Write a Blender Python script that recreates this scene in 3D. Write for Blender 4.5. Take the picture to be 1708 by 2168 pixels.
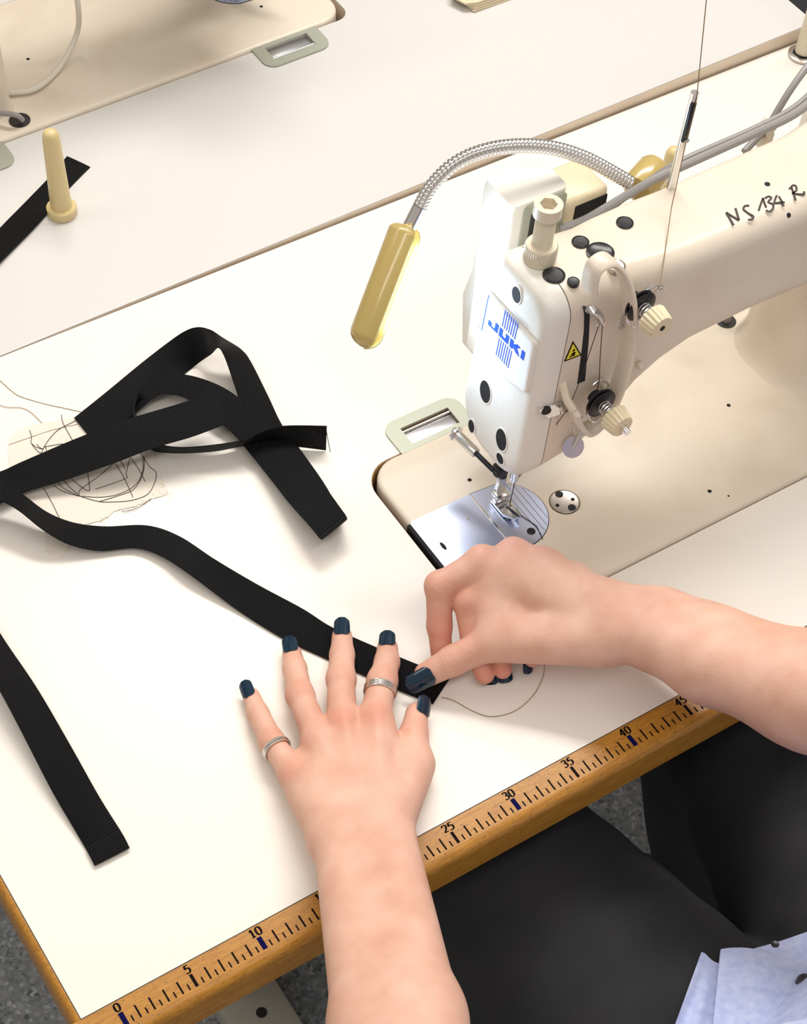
import bpy, bmesh, math, random
import numpy as np
from mathutils import Vector, Matrix
random.seed(4)
for _o in list(bpy.data.objects): bpy.data.objects.remove(_o)
scene = bpy.context.scene
COL = scene.collection
S = 0.01            # everything below is written in centimetres
ZT = 75.0           # height of the table top above the floor (z = 0 in the coordinates below)

# ------------------------------------------------------------------ camera, world, lights, exposure
CAM = np.array([-12.0007, -40.7449, 100.0544])
ROT = np.array([[0.84679353, 0.42299192, -0.32251907],
                [-0.53012942, 0.72084584, -0.44647965],
                [0.04362924, 0.54905292, 0.83464806]])
FPX, CX, CY = 3552.334, 772.453, 1431.281
cd = bpy.data.cameras.new('camera'); cam = bpy.data.objects.new('camera', cd); COL.objects.link(cam)
M = Matrix([list(ROT[i]) + [0.0] for i in range(3)] + [[0, 0, 0, 1]])
M.translation = Vector((CAM[0]*S, CAM[1]*S, (CAM[2]+ZT)*S))
cam.matrix_world = M
cd.sensor_fit = 'VERTICAL'; cd.sensor_height = 36.0; cd.sensor_width = 36.0
cd.lens = FPX*36.0/2168.0
cd.shift_x = (854.0-CX)/2168.0; cd.shift_y = (CY-1084.0)/2168.0
cd.clip_start = 0.05; cd.clip_end = 50
scene.camera = cam

w = bpy.data.worlds.new('room_light'); scene.world = w; w.use_nodes = True
bgn = w.node_tree.nodes['Background']; bgn.inputs[0].default_value = (1.0, 0.93, 0.84, 1); bgn.inputs[1].default_value = 0.44
def area(name, loc, size, power, color, target=None):
    l = bpy.data.lights.new(name, 'AREA'); l.shape = 'RECTANGLE'; l.size = size[0]*S; l.size_y = size[1]*S
    l.energy = power; l.color = color
    o = bpy.data.objects.new(name, l); COL.objects.link(o)
    o.location = (loc[0]*S, loc[1]*S, (loc[2]+ZT)*S)
    d = Vector(target)-Vector(loc) if target else Vector((0, 0, -1))
    o.rotation_euler = d.to_track_quat('-Z', 'Y').to_euler()
    return o
area('ceiling_light_tube', (115, 100, 185), (170, 30), 35, (1.0, 0.955, 0.89), (40, 30, 0))
area('ceiling_light_tube_near', (-20, -60, 195), (240, 30), 15, (1.0, 0.95, 0.88))
area('ceiling_light_tube_far', (-40, 130, 190), (200, 30), 10, (1.0, 0.93, 0.84))
vs = scene.view_settings
vs.view_transform = 'Standard'; vs.look = 'None'; vs.gamma = 1.0; vs.exposure = 0.05
try: vs.use_curve_mapping = False
except Exception: pass

# ------------------------------------------------------------------ pixel rays -> points on real planes
def ray(q):
    return ROT @ np.array([(q[0]-CX)/FPX, -(q[1]-CY)/FPX, -1.0])
def at(q, z=0.0):
    d = ray(q); return CAM + d*(z-CAM[2])/d[2]
def atx(q, x):
    d = ray(q); return CAM + d*(x-CAM[0])/d[0]
def aty(q, y):
    d = ray(q); return CAM + d*(y-CAM[1])/d[1]

# ------------------------------------------------------------------ materials
MAT = {}
def material(name, col, rough=0.5, metal=0.0, spec=0.5, coat=0.0, bump=None, var=None, sss=None, emit=None, trans=0.0):
    m = bpy.data.materials.new(name); m.use_nodes = True
    nt = m.node_tree; b = nt.nodes['Principled BSDF']
    b.inputs['Base Color'].default_value = (*col, 1); b.inputs['Roughness'].default_value = rough
    b.inputs['Metallic'].default_value = metal; b.inputs['Specular IOR Level'].default_value = spec
    b.inputs['Coat Weight'].default_value = coat
    b.inputs['Transmission Weight'].default_value = trans
    if sss: b.inputs['Subsurface Weight'].default_value = sss[0]; b.inputs['Subsurface Radius'].default_value = sss[1]; b.inputs['Subsurface Scale'].default_value = sss[2]
    if emit: b.inputs['Emission Color'].default_value = (*emit[0], 1); b.inputs['Emission Strength'].default_value = emit[1]
    tc = nt.nodes.new('ShaderNodeTexCoord')
    if var:          # (scale, second colour, lo, hi)
        n = nt.nodes.new('ShaderNodeTexNoise'); n.inputs['Scale'].default_value = var[0]; n.inputs['Detail'].default_value = 6
        r = nt.nodes.new('ShaderNodeValToRGB'); r.color_ramp.elements[0].position = var[2]; r.color_ramp.elements[1].position = var[3]
        r.color_ramp.elements[0].color = (*var[1], 1); r.color_ramp.elements[1].color = (*col, 1)
        nt.links.new(tc.outputs['Object'], n.inputs['Vector']); nt.links.new(n.outputs['Fac'], r.inputs['Fac'])
        nt.links.new(r.outputs['Color'], b.inputs['Base Color'])
    if bump:         # (scale, strength, distance)
        n = nt.nodes.new('ShaderNodeTexNoise'); n.inputs['Scale'].default_value = bump[0]; n.inputs['Detail'].default_value = 3
        bp = nt.nodes.new('ShaderNodeBump'); bp.inputs['Strength'].default_value = bump[1]; bp.inputs['Distance'].default_value = bump[2]
        nt.links.new(tc.outputs['Object'], n.inputs['Vector']); nt.links.new(n.outputs['Fac'], bp.inputs['Height'])
        nt.links.new(bp.outputs['Normal'], b.inputs['Normal'])
    MAT[name] = m; return m
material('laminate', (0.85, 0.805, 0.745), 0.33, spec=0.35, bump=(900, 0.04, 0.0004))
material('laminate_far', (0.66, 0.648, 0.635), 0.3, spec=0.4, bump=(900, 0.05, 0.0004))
material('laminate_edge', (0.78, 0.67, 0.54), 0.5, var=(20, (0.70, 0.58, 0.46), 0.3, 0.7))
material('raw_board', (0.42, 0.26, 0.10), 0.8, var=(60, (0.28, 0.16, 0.06), 0.35, 0.65))
material('machine_paint', (0.76, 0.675, 0.57), 0.34, spec=0.45, bump=(330, 0.16, 0.0005), var=(16, (0.69, 0.60, 0.49), 0.28, 0.5))
material('cover_paint', (0.80, 0.78, 0.72), 0.36, spec=0.45, bump=(380, 0.28, 0.0006))
material('cream_plastic', (0.76, 0.66, 0.46), 0.4, bump=(500, 0.03, 0.0003))
material('pale_plastic', (0.72, 0.64, 0.50), 0.4)
material('lamp_plastic', (0.52, 0.39, 0.13), 0.22, spec=0.6, coat=0.4)
material('lamp_rim', (0.85, 0.75, 0.30), 0.25, trans=0.35)
material('peg_plastic', (0.66, 0.53, 0.27), 0.35, spec=0.5)
material('chrome', (0.80, 0.79, 0.78), 0.16, metal=1.0)
material('steel', (0.60, 0.60, 0.62), 0.28, metal=1.0)
material('plate_steel', (0.56, 0.62, 0.84), 0.34, metal=1.0)  # cool lamp reflection put into the steel as a blue base colour
material('nickel', (0.55, 0.50, 0.46), 0.3, metal=1.0)
material('hinge_metal', (0.40, 0.42, 0.35), 0.42, metal=0.3)
material('black_plastic', (0.012, 0.013, 0.016), 0.28)
material('black_metal', (0.02, 0.02, 0.024), 0.35, metal=0.4)
material('dark_hole', (0.008, 0.008, 0.01), 0.8)
material('seam', (0.05, 0.045, 0.04), 0.8)
material('grey_cable', (0.30, 0.285, 0.28), 0.45)
material('white_cable', (0.72, 0.68, 0.60), 0.4)
material('rubber', (0.02, 0.018, 0.018), 0.6)
material('badge_white', (0.82, 0.83, 0.82), 0.35)
material('logo_blue', (0.005, 0.09, 0.65), 0.4)
material('sticker_yellow', (0.80, 0.70, 0.02), 0.4)
material('ink_black', (0.008, 0.006, 0.006), 0.9, spec=0.1)
material('ink_blue', (0.004, 0.004, 0.06), 0.9, spec=0.1)
material('marker_ink', (0.03, 0.015, 0.012), 0.5)
material('thread_dark', (0.035, 0.025, 0.015), 0.7)
material('thread_tan', (0.28, 0.18, 0.09), 0.7)
material('scrap_cloth', (0.79, 0.725, 0.64), 0.9, bump=(700, 0.2, 0.0005))
material('canvas_cloth', (0.72, 0.62, 0.45), 0.9, bump=(500, 0.2, 0.0006))
material('nail_polish', (0.0012, 0.020, 0.045), 0.12, spec=0.45, coat=0.25)
material('silver', (0.75, 0.73, 0.70), 0.2, metal=1.0)
material('trousers', (0.024, 0.024, 0.026), 0.85, var=(14, (0.012, 0.013, 0.017), 0.3, 0.7), bump=(900, 0.3, 0.0006))
material('shirt', (0.60, 0.66, 0.90), 0.85, var=(150, (0.44, 0.51, 0.80), 0.3, 0.7), bump=(800, 0.25, 0.0006))
material('button', (0.03, 0.025, 0.03), 0.25)
material('shoe', (0.006, 0.006, 0.007), 0.5)
material('hair', (0.06, 0.035, 0.02), 0.5)
material('stand_metal', (0.36, 0.34, 0.29), 0.45, spec=0.4)
material('seat_fabric', (0.02, 0.028, 0.045), 0.9)
material('lamp_glow', (1, 1, 1), 0.4, emit=((0.75, 0.88, 1.0), 9.0))
material('brown_case', (0.05, 0.035, 0.025), 0.4)

def mat_wood():
    m = bpy.data.materials.new('beech_edge'); m.use_nodes = True; nt = m.node_tree; b = nt.nodes['Principled BSDF']
    tc = nt.nodes.new('ShaderNodeTexCoord'); mp = nt.nodes.new('ShaderNodeMapping'); mp.inputs['Scale'].default_value = (18, 160, 160)
    n = nt.nodes.new('ShaderNodeTexNoise'); n.inputs['Scale'].default_value = 3; n.inputs['Detail'].default_value = 5
    mp2 = nt.nodes.new('ShaderNodeMapping'); mp2.inputs['Scale'].default_value = (140, 700, 700)
    n2 = nt.nodes.new('ShaderNodeTexNoise'); n2.inputs['Scale'].default_value = 2.0; n2.inputs['Detail'].default_value = 1
    r = nt.nodes.new('ShaderNodeValToRGB'); r.color_ramp.elements[0].position = 0.3; r.color_ramp.elements[1].position = 0.7
    r.color_ramp.elements[0].color = (0.37, 0.155, 0.018, 1); r.color_ramp.elements[1].color = (0.52, 0.245, 0.03, 1)
    r2 = nt.nodes.new('ShaderNodeValToRGB'); r2.color_ramp.elements[0].position = 0.30; r2.color_ramp.elements[1].position = 0.38
    r2.color_ramp.elements[0].color = (0.5, 0.45, 0.4, 1); r2.color_ramp.elements[1].color = (1, 1, 1, 1)
    mx = nt.nodes.new('ShaderNodeMixRGB'); mx.blend_type = 'MULTIPLY'; mx.inputs[0].default_value = 1
    L = nt.links.new
    L(tc.outputs['Object'], mp.inputs['Vector']); L(mp.outputs['Vector'], n.inputs['Vector']); L(n.outputs['Fac'], r.inputs['Fac'])
    L(tc.outputs['Object'], mp2.inputs['Vector']); L(mp2.outputs['Vector'], n2.inputs['Vector']); L(n2.outputs['Fac'], r2.inputs['Fac'])
    L(r.outputs['Color'], mx.inputs[1]); L(r2.outputs['Color'], mx.inputs[2]); L(mx.outputs['Color'], b.inputs['Base Color'])
    b.inputs['Roughness'].default_value = 0.4
    MAT['beech_edge'] = m
mat_wood()
def mat_floor():
    m = bpy.data.materials.new('speckled_vinyl'); m.use_nodes = True; nt = m.node_tree; b = nt.nodes['Principled BSDF']
    tc = nt.nodes.new('ShaderNodeTexCoord'); L = nt.links.new
    v = nt.nodes.new('ShaderNodeTexVoronoi'); v.inputs['Scale'].default_value = 230
    n = nt.nodes.new('ShaderNodeTexNoise'); n.inputs['Scale'].default_value = 70; n.inputs['Detail'].default_value = 4
    r = nt.nodes.new('ShaderNodeValToRGB'); e = r.color_ramp.elements
    e[0].position = 0.0; e[0].color = (0.10, 0.11, 0.12, 1); e[1].position = 1.0; e[1].color = (0.42, 0.44, 0.47, 1)
    k = e.new(0.2); k.color = (0.20, 0.215, 0.235, 1); k = e.new(0.78); k.color = (0.265, 0.28, 0.305, 1)
    mx = nt.nodes.new('ShaderNodeMixRGB'); mx.blend_type = 'OVERLAY'; mx.inputs[0].default_value = 0.5
    sx = nt.nodes.new('ShaderNodeSeparateColor')
    L(tc.outputs['Object'], v.inputs['Vector']); L(tc.outputs['Object'], n.inputs['Vector'])
    L(v.outputs['Color'], sx.inputs[0]); L(sx.outputs[0], r.inputs['Fac'])
    L(r.outputs['Color'], mx.inputs[1]); L(n.outputs['Fac'], mx.inputs[2]); L(mx.outputs['Color'], b.inputs['Base Color'])
    b.inputs['Roughness'].default_value = 0.55
    MAT['speckled_vinyl'] = m
mat_floor()
def mat_web():
    m = bpy.data.materials.new('black_webbing'); m.use_nodes = True; nt = m.node_tree; b = nt.nodes['Principled BSDF']; L = nt.links.new
    uv = nt.nodes.new('ShaderNodeUVMap'); uv.uv_map = 'UVMap'
    wv = nt.nodes.new('ShaderNodeTexWave'); wv.bands_direction = 'X'; wv.inputs['Scale'].default_value = 1.65; wv.inputs['Distortion'].default_value = 0.25; wv.inputs['Detail Scale'].default_value = 2
    bp = nt.nodes.new('ShaderNodeBump'); bp.inputs['Strength'].default_value = 0.9; bp.inputs['Distance'].default_value = 0.0012
    r = nt.nodes.new('ShaderNodeValToRGB'); r.color_ramp.elements[0].color = (0.001, 0.001, 0.0015, 1); r.color_ramp.elements[1].color = (0.007, 0.0075, 0.010, 1)
    L(uv.outputs['UV'], wv.inputs['Vector']); L(wv.outputs['Fac'], bp.inputs['Height']); L(bp.outputs['Normal'], b.inputs['Normal'])
    L(wv.outputs['Fac'], r.inputs['Fac']); L(r.outputs['Color'], b.inputs['Base Color'])
    b.inputs['Roughness'].default_value = 0.6; b.inputs['Specular IOR Level'].default_value = 0.22
    MAT['black_webbing'] = m
mat_web()
def mat_skin():
    m = bpy.data.materials.new('skin'); m.use_nodes = True; nt = m.node_tree; b = nt.nodes['Principled BSDF']; L = nt.links.new
    at_ = nt.nodes.new('ShaderNodeAttribute'); at_.attribute_name = 'flush'
    tc = nt.nodes.new('ShaderNodeTexCoord')
    n = nt.nodes.new('ShaderNodeTexNoise'); n.inputs['Scale'].default_value = 38; n.inputs['Detail'].default_value = 5
    r = nt.nodes.new('ShaderNodeValToRGB'); r.color_ramp.elements[0].position = 0.3; r.color_ramp.elements[1].position = 0.7
    r.color_ramp.elements[0].color = (0.66, 0.365, 0.265, 1); r.color_ramp.elements[1].color = (0.78, 0.485, 0.375, 1)
    mx = nt.nodes.new('ShaderNodeMixRGB'); mx.inputs[2].default_value = (0.66, 0.235, 0.16, 1)
    n2 = nt.nodes.new('ShaderNodeTexNoise'); n2.inputs['Scale'].default_value = 420; n2.inputs['Detail'].default_value = 3
    bp = nt.nodes.new('ShaderNodeBump'); bp.inputs['Strength'].default_value = 0.25; bp.inputs['Distance'].default_value = 0.0007
    L(tc.outputs['Object'], n.inputs['Vector']); L(n.outputs['Fac'], r.inputs['Fac']); L(r.outputs['Color'], mx.inputs[1])
    L(at_.outputs['Fac'], mx.inputs[0]); L(mx.outputs['Color'], b.inputs['Base Color'])
    L(tc.outputs['Object'], n2.inputs['Vector']); L(n2.outputs['Fac'], bp.inputs['Height']); L(bp.outputs['Normal'], b.inputs['Normal'])
    b.inputs['Roughness'].default_value = 0.5; b.inputs['Specular IOR Level'].default_value = 0.3
    b.inputs['Subsurface Weight'].default_value = 0.12; b.inputs['Subsurface Radius'].default_value = (1.0, 0.35, 0.2); b.inputs['Subsurface Scale'].default_value = 0.006
    MAT['skin'] = m
mat_skin()

# ------------------------------------------------------------------ objects
BASE = {}
def thing(name, label, cat, base, group=None, rz=0.0):
    o = bpy.data.objects.new(name, None); COL.objects.link(o); o.empty_display_size = 0.02
    o.location = (base[0]*S, base[1]*S, (base[2]+ZT)*S); o.rotation_euler = (0, 0, rz)
    o['label'] = label; o['category'] = cat
    if group: o['group'] = group
    BASE[o.name] = tuple(base); return o
def root_of(o):
    while o.parent: o = o.parent
    return o
def obj(name, geo, mat, parent=None, label=None, cat=None, group=None, kind=None, sharp=35, base=None, uv=None, smooth=True):
    V, F = geo
    V = np.asarray(V, float)
    if parent is not None: b = np.array(BASE[root_of(parent).name], float)
    else: b = np.array(base if base is not None else (V[:, 0].mean(), V[:, 1].mean(), V[:, 2].min()), float)
    me = bpy.data.meshes.new(name)
    me.from_pydata(((V-b)*S).tolist(), [], [list(map(int, f)) for f in F])
    bm = bmesh.new(); bm.from_mesh(me); bmesh.ops.recalc_face_normals(bm, faces=bm.faces)
    bm.to_mesh(me); bm.free()
    if smooth:
        me.shade_smooth()
        try: me.set_sharp_from_angle(angle=math.radians(sharp))
        except Exception: pass
    if uv is not None:
        l = me.uv_layers.new(name='UVMap'); uvd = np.asarray(uv)
        vi = np.zeros(len(me.loops), int); me.loops.foreach_get('vertex_index', vi)
        l.data.foreach_set('uv', uvd[vi].ravel())
    me.materials.append(MAT[mat] if isinstance(mat, str) else mat)
    o = bpy.data.objects.new(name, me); COL.objects.link(o)
    if parent is not None: o.parent = parent
    else: o.location = (b[0]*S, b[1]*S, (b[2]+ZT)*S)
    if label: o['label'] = label
    if cat: o['category'] = cat
    if group: o['group'] = group
    if kind: o['kind'] = kind
    return o
def copy_tree(o, parent=None):
    c = o.copy(); COL.objects.link(c); c.parent = parent
    for ch in o.children: copy_tree(ch, c)
    return c

# ------------------------------------------------------------------ geometry generators: (verts, faces) in cm
def join(gs):
    V = []; F = []; n = 0
    for v, f in gs:
        v = np.asarray(v, float); V.append(v); F += [tuple(i+n for i in q) for q in f]; n += len(v)
    return np.vstack(V), F
def from_bm(bm):
    bm.verts.ensure_lookup_table(); bm.verts.index_update()
    g = (np.array([v.co[:] for v in bm.verts]), [[v.index for v in f.verts] for f in bm.faces]); bm.free(); return g
def box(lo, hi, bev=0.0, seg=2):
    lo = np.array(lo, float); hi = np.array(hi, float)
    bm = bmesh.new(); bmesh.ops.create_cube(bm, size=1.0)
    for v in bm.verts: v.co = Vector(((lo+hi)/2 + np.array(v.co[:])*(hi-lo)))
    if bev > 0: bmesh.ops.bevel(bm, geom=bm.edges[:], offset=bev, segments=seg, profile=0.5, affect='EDGES')
    return from_bm(bm)
def frame_of(d):
    d = np.array(d, float); d /= np.linalg.norm(d)
    a = np.array([0, 0, 1.0]) if abs(d[2]) < 0.9 else np.array([1.0, 0, 0])
    u = np.cross(a, d); u /= np.linalg.norm(u); return d, u, np.cross(d, u)
def lathe(profile, origin, axis=(0, 0, 1), n=28, ribs=0, ribd=0.0, ribrows=()):
    d, u, v = frame_of(axis); o = np.array(origin, float); V = []; F = []
    for k, (r, h) in enumerate(profile):
        for i in range(n):
            a = 2*math.pi*i/n
            rr = r - (ribd if (ribs and k in ribrows and (i*ribs*2//n) % 2) else 0)
            V.append(o + d*h + rr*(math.cos(a)*u + math.sin(a)*v))
    m = len(profile)
    for k in range(m-1):
        for i in range(n):
            j = (i+1) % n
            F.append((k*n+i, k*n+j, (k+1)*n+j, (k+1)*n+i))
    F.append(tuple(range(n-1, -1, -1))); F.append(tuple((m-1)*n+i for i in range(n)))
    return np.array(V), F
def cyl(p0, p1, r0, r1=None, n=20, bev=0.0):
    p0 = np.array(p0, float); p1 = np.array(p1, float); L = np.linalg.norm(p1-p0); r1 = r0 if r1 is None else r1
    pr = [(r0, 0), (r1, L)] if bev <= 0 else [(r0-bev, 0), (r0, bev), (r1, L-bev), (r1-bev, L)]
    return lathe(pr, p0, p1-p0, n)
def smooth_path(P, k=6, closed=False):
    P = np.array(P, float); n = len(P); out = []
    rng = range(n if closed else n-1)
    for i in rng:
        if closed: a, b, c, d = P[(i-1) % n], P[i], P[(i+1) % n], P[(i+2) % n]
        else: a, b, c, d = P[max(i-1, 0)], P[i], P[i+1], P[min(i+2, n-1)]
        for t in np.arange(k)/k:
            out.append(0.5*((2*b)+(-a+c)*t+(2*a-5*b+4*c-d)*t*t+(-a+3*b-3*c+d)*t**3))
    if not closed: out.append(P[-1])
    return np.array(out)
def tube(P, r, n=8, closed=False):
    P = np.array(P, float); m = len(P); R = np.full(m, r) if np.isscalar(r) else np.array(r)
    T = np.gradient(P, axis=0) if not closed else np.roll(P, -1, 0)-np.roll(P, 1, 0)
    T /= np.linalg.norm(T, axis=1)[:, None]+1e-9
    d, u, v = frame_of(T[0]); V = []
    for i in range(m):
        u = u - T[i]*np.dot(u, T[i]); u /= np.linalg.norm(u); v = np.cross(T[i], u)
        for k in range(n):
            a = 2*math.pi*k/n; V.append(P[i]+R[i]*(math.cos(a)*u+math.sin(a)*v))
    F = []
    for i in range(m if closed else m-1):
        j = (i+1) % m
        for k in range(n):
            l = (k+1) % n; F.append((i*n+k, i*n+l, j*n+l, j*n+k))
    if not closed: F.append(tuple(range(n-1, -1, -1))); F.append(tuple((m-1)*n+k for k in range(n)))
    return np.array(V), F
def loft(rings, cap=True):
    n = len(rings[0]); V = np.vstack([np.array(r, float) for r in rings]); F = []
    for k in range(len(rings)-1):
        for i in range(n):
            j = (i+1) % n; F.append((k*n+i, k*n+j, (k+1)*n+j, (k+1)*n+i))
    if cap: F.append(tuple(range(n-1, -1, -1))); F.append(tuple((len(rings)-1)*n+i for i in range(n)))
    return V, F
def plate(outer, holes, fn0, fn1):
    """solid from a 2-D outline with holes; fn maps (a, b) to the 3-D point on either side"""
    bm = bmesh.new(); loops = []
    for lp in [outer]+list(holes):
        vs_ = [bm.verts.new((p[0], p[1], 0)) for p in lp]; es = [bm.edges.new((vs_[i], vs_[(i+1) % len(vs_)])) for i in range(len(vs_))]
        loops.append(len(vs_))
    bmesh.ops.triangle_fill(bm, edges=bm.edges[:], use_beauty=True, use_dissolve=False)
    bm.verts.ensure_lookup_table(); bm.verts.index_update()
    pts = [v.co[:2] for v in bm.verts]; tri = [[v.index for v in f.verts] for f in bm.faces]; bm.free()
    n = len(pts); V = [fn0(*p) for p in pts]+[fn1(*p) for p in pts]
    F = [tuple(reversed(t)) for t in tri]+[tuple(i+n for i in t) for t in tri]
    s = 0
    for L in loops:
        for i in range(L):
            a = s+i; b = s+(i+1) % L; F.append((a, b, b+n, a+n))
        s += L
    return np.array(V, float), F
def rrect(x0, y0, x1, y1, r, k=6):
    r4 = r if isinstance(r, (list, tuple)) else [r]*4; out = []
    for (cx, cy, a0, rr) in ((x1-r4[0], y1-r4[0], 0, r4[0]), (x0+r4[1], y1-r4[1], 90, r4[1]), (x0+r4[2], y0+r4[2], 180, r4[2]), (x1-r4[3], y0+r4[3], 270, r4[3])):
        for i in range(k+1):
            a = math.radians(a0+90*i/k); out.append((cx+rr*math.cos(a), cy+rr*math.sin(a)))
    return out
def circle(cx, cy, r, n=24, ry=None):
    return [(cx+r*math.cos(2*math.pi*i/n), cy+(ry or r)*math.sin(2*math.pi*i/n)) for i in range(n)]
def flat(outer, holes, z0, z1):
    return plate(outer, holes, lambda a, b: (a, b, z0), lambda a, b: (a, b, z1))
def stroke2d(pts, wx, wy, k=6, smooth=True):
    """pen stroke with a broad nib: returns 2-D quads strip"""
    P = smooth_path([(p[0], p[1], 0) for p in pts], k)[:, :2] if smooth and len(pts) > 2 else np.array(pts, float)
    T = np.gradient(P, axis=0); T /= np.linalg.norm(T, axis=1)[:, None]+1e-9
    N = np.stack([-T[:, 1], T[:, 0]], 1)
    W = np.sqrt((N[:, 0]*wx)**2+(N[:, 1]*wy)**2)[:, None]/2
    A = P+N*W; B = P-N*W; n = len(P)
    return np.vstack([A, B]), [(i, i+1, n+i+1, n+i) for i in range(n-1)]
def map2d(g, fn, th):
    """lift a 2-D strip onto a surface: fn(a, b, h)"""
    V2, F = g; n = len(V2)
    V = [fn(a, b, 0.0) for a, b in V2]+[fn(a, b, th) for a, b in V2]
    FF = [tuple(reversed(f)) for f in F]+[tuple(i+n for i in f) for f in F]
    m = n//2
    ring = list(range(m))+list(range(n-1, m-1, -1))
    FF += [(ring[i], ring[(i+1) % n], ring[(i+1) % n]+n, ring[i]+n) for i in range(n)]
    return np.array(V, float), FF

# signed-distance modelling for bodies
def rc(P, a, b, ra, rb):
    a = np.array(a, np.float32); ba = np.array(b, np.float32)-a; pa = P-a
    h = np.clip(pa@ba/max(float(ba@ba), 1e-6), 0, 1)
    return np.sqrt(((pa-h[:, None]*ba)**2).sum(1)) - (ra+(rb-ra)*h)
def ell(P, c, r, Rm=None):
    q = (P-np.array(c, np.float32))
    if Rm is not None: q = q@np.array(Rm, np.float32)
    r = np.array(r, np.float32); k = np.sqrt(((q/r)**2).sum(1)); k2 = np.sqrt(((q/r**2)**2).sum(1))+1e-6
    return k*(k-1.0)/k2
def smin(a, b, k):
    h = np.maximum(k-np.abs(a-b), 0)/k; return np.minimum(a, b)-h*h*k*0.25
def nets(fn, lo, hi, h, coarse=4):
    lo = np.array(lo, np.float32); hi = np.array(hi, np.float32)
    N = (np.ceil((hi-lo)/(h*coarse)).astype(int))*coarse+1
    Nc = (N-1)//coarse+1
    ax = [lo[i]+np.arange(Nc[i])*h*coarse for i in range(3)]
    G = np.stack(np.meshgrid(*ax, indexing='ij'), -1).reshape(-1, 3).astype(np.float32)
    Dc = fn(G).reshape(Nc)
    near = np.abs(Dc) < h*coarse*1.9
    ci = [np.clip((np.arange(N[i])+coarse//2)//coarse, 0, Nc[i]-1) for i in range(3)]
    D = Dc[np.ix_(*ci)].copy(); nb = near[np.ix_(*ci)]
    I = np.argwhere(nb)
    D[nb] = fn((lo+I*h).astype(np.float32))
    sg = D < 0
    C = [(a, b, c) for a in (0, 1) for b in (0, 1) for c in (0, 1)]
    n1 = N-1
    sub = lambda A, c: A[c[0]:c[0]+n1[0], c[1]:c[1]+n1[1], c[2]:c[2]+n1[2]]
    cnt = sum(sub(sg, c).astype(np.int8) for c in C); act = (cnt > 0) & (cnt < 8)
    idx = -np.ones(n1, int); A = np.argwhere(act); idx[act] = np.arange(len(A))
    acc = np.zeros((len(A), 3)); num = np.zeros(len(A))
    for c in C:
        for axi in range(3):
            if c[axi]: continue
            e = list(c); e[axi] = 1
            da = D[A[:, 0]+c[0], A[:, 1]+c[1], A[:, 2]+c[2]]; db = D[A[:, 0]+e[0], A[:, 1]+e[1], A[:, 2]+e[2]]
            mk = (da < 0) != (db < 0); t = np.where(mk, da/np.where(mk, da-db, 1), 0)
            p = np.tile(np.array(c, float), (len(A), 1)); p[:, axi] = t
            acc[mk] += p[mk]; num[mk] += 1
    V = lo+(A+acc/num[:, None])*h
    F = []
    for axi in range(3):
        s0_ = [slice(1, -1)]*3; s0_[axi] = slice(0, -1); s1_ = [slice(1, -1)]*3; s1_[axi] = slice(1, None)
        a = sg[tuple(s0_)]; b = sg[tuple(s1_)]
        E = np.argwhere(a != b); base = E.copy()
        for i in range(3):
            if i != axi: base[:, i] += 1
        u, v = (axi+1) % 3, (axi+2) % 3
        q = []
        for du, dv in ((-1, -1), (0, -1), (0, 0), (-1, 0)):
            k = base.copy(); k[:, u] += du; k[:, v] += dv
            q.append(idx[k[:, 0], k[:, 1], k[:, 2]])
        q = np.stack(q, 1); flip = ~a[tuple(E.T)]
        q[flip] = q[flip][:, ::-1]; q = q[(q >= 0).all(1)]; F += q.tolist()
    V = V.astype(np.float32)
    for _ in range(2):
        e = h*0.3; g = np.stack([(fn(V+d)-fn(V-d))/(2*e) for d in np.eye(3, dtype=np.float32)*e], 1)
        g /= np.linalg.norm(g, axis=1)[:, None]+1e-6
        V = V - g*np.clip(fn(V), -h*0.4, h*0.4)[:, None]*0.9
    return V, F

# ================================================================== the setting
FL = obj('floor', flat([(-350, -350), (450, -350), (450, 450), (-350, 450)], [], -ZT-2, -ZT), 'speckled_vinyl', label='grey speckled vinyl floor under the sewing tables', kind='structure', base=(0, 0, -ZT))

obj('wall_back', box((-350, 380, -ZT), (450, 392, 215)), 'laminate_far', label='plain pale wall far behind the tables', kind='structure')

# ================================================================== near sewing table
BX0, BX1, BY0, BY1 = 36.77, 84.4, 11.15, 28.95      # machine bed
TX0, TX1, TYR = -2.29, 108.0, 53.75
tab = thing('sewing_table', 'white topped sewing table with wooden ruler edge where the hands work', 'table', (50, 26, -ZT))
# cut-out for the machine: bed outline plus a gap, with the two hinge pockets
g = 0.22
cut = rrect(BX0-g-0.25, BY0-0.12, BX1+g, BY1+0.15, [1.2, 2.6, 0.4, 0.4], 8)
HH = [[(hx+1.25, 29.3), (hx+5.85, 29.3), (hx+5.85, 31.2), (hx+1.25, 31.2)] for hx in (40.15, 72.65)]
obj('tabletop', flat([(TX0, 0), (TX1, 0), (TX1, TYR), (TX0, TYR)], [cut]+HH, -0.12, 0.0), 'laminate', tab, label='white laminate surface')
obj('board_core', flat([(TX0, 0), (TX1, 0), (TX1, TYR), (TX0, TYR)], [rrect(BX0-g-0.2, BY0-0.1, BX1+g, BY1+0.1, [1.2, 2.6, 0.4, 0.4], 8)]+HH, -4.0, -0.125), 'raw_board', tab)
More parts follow.
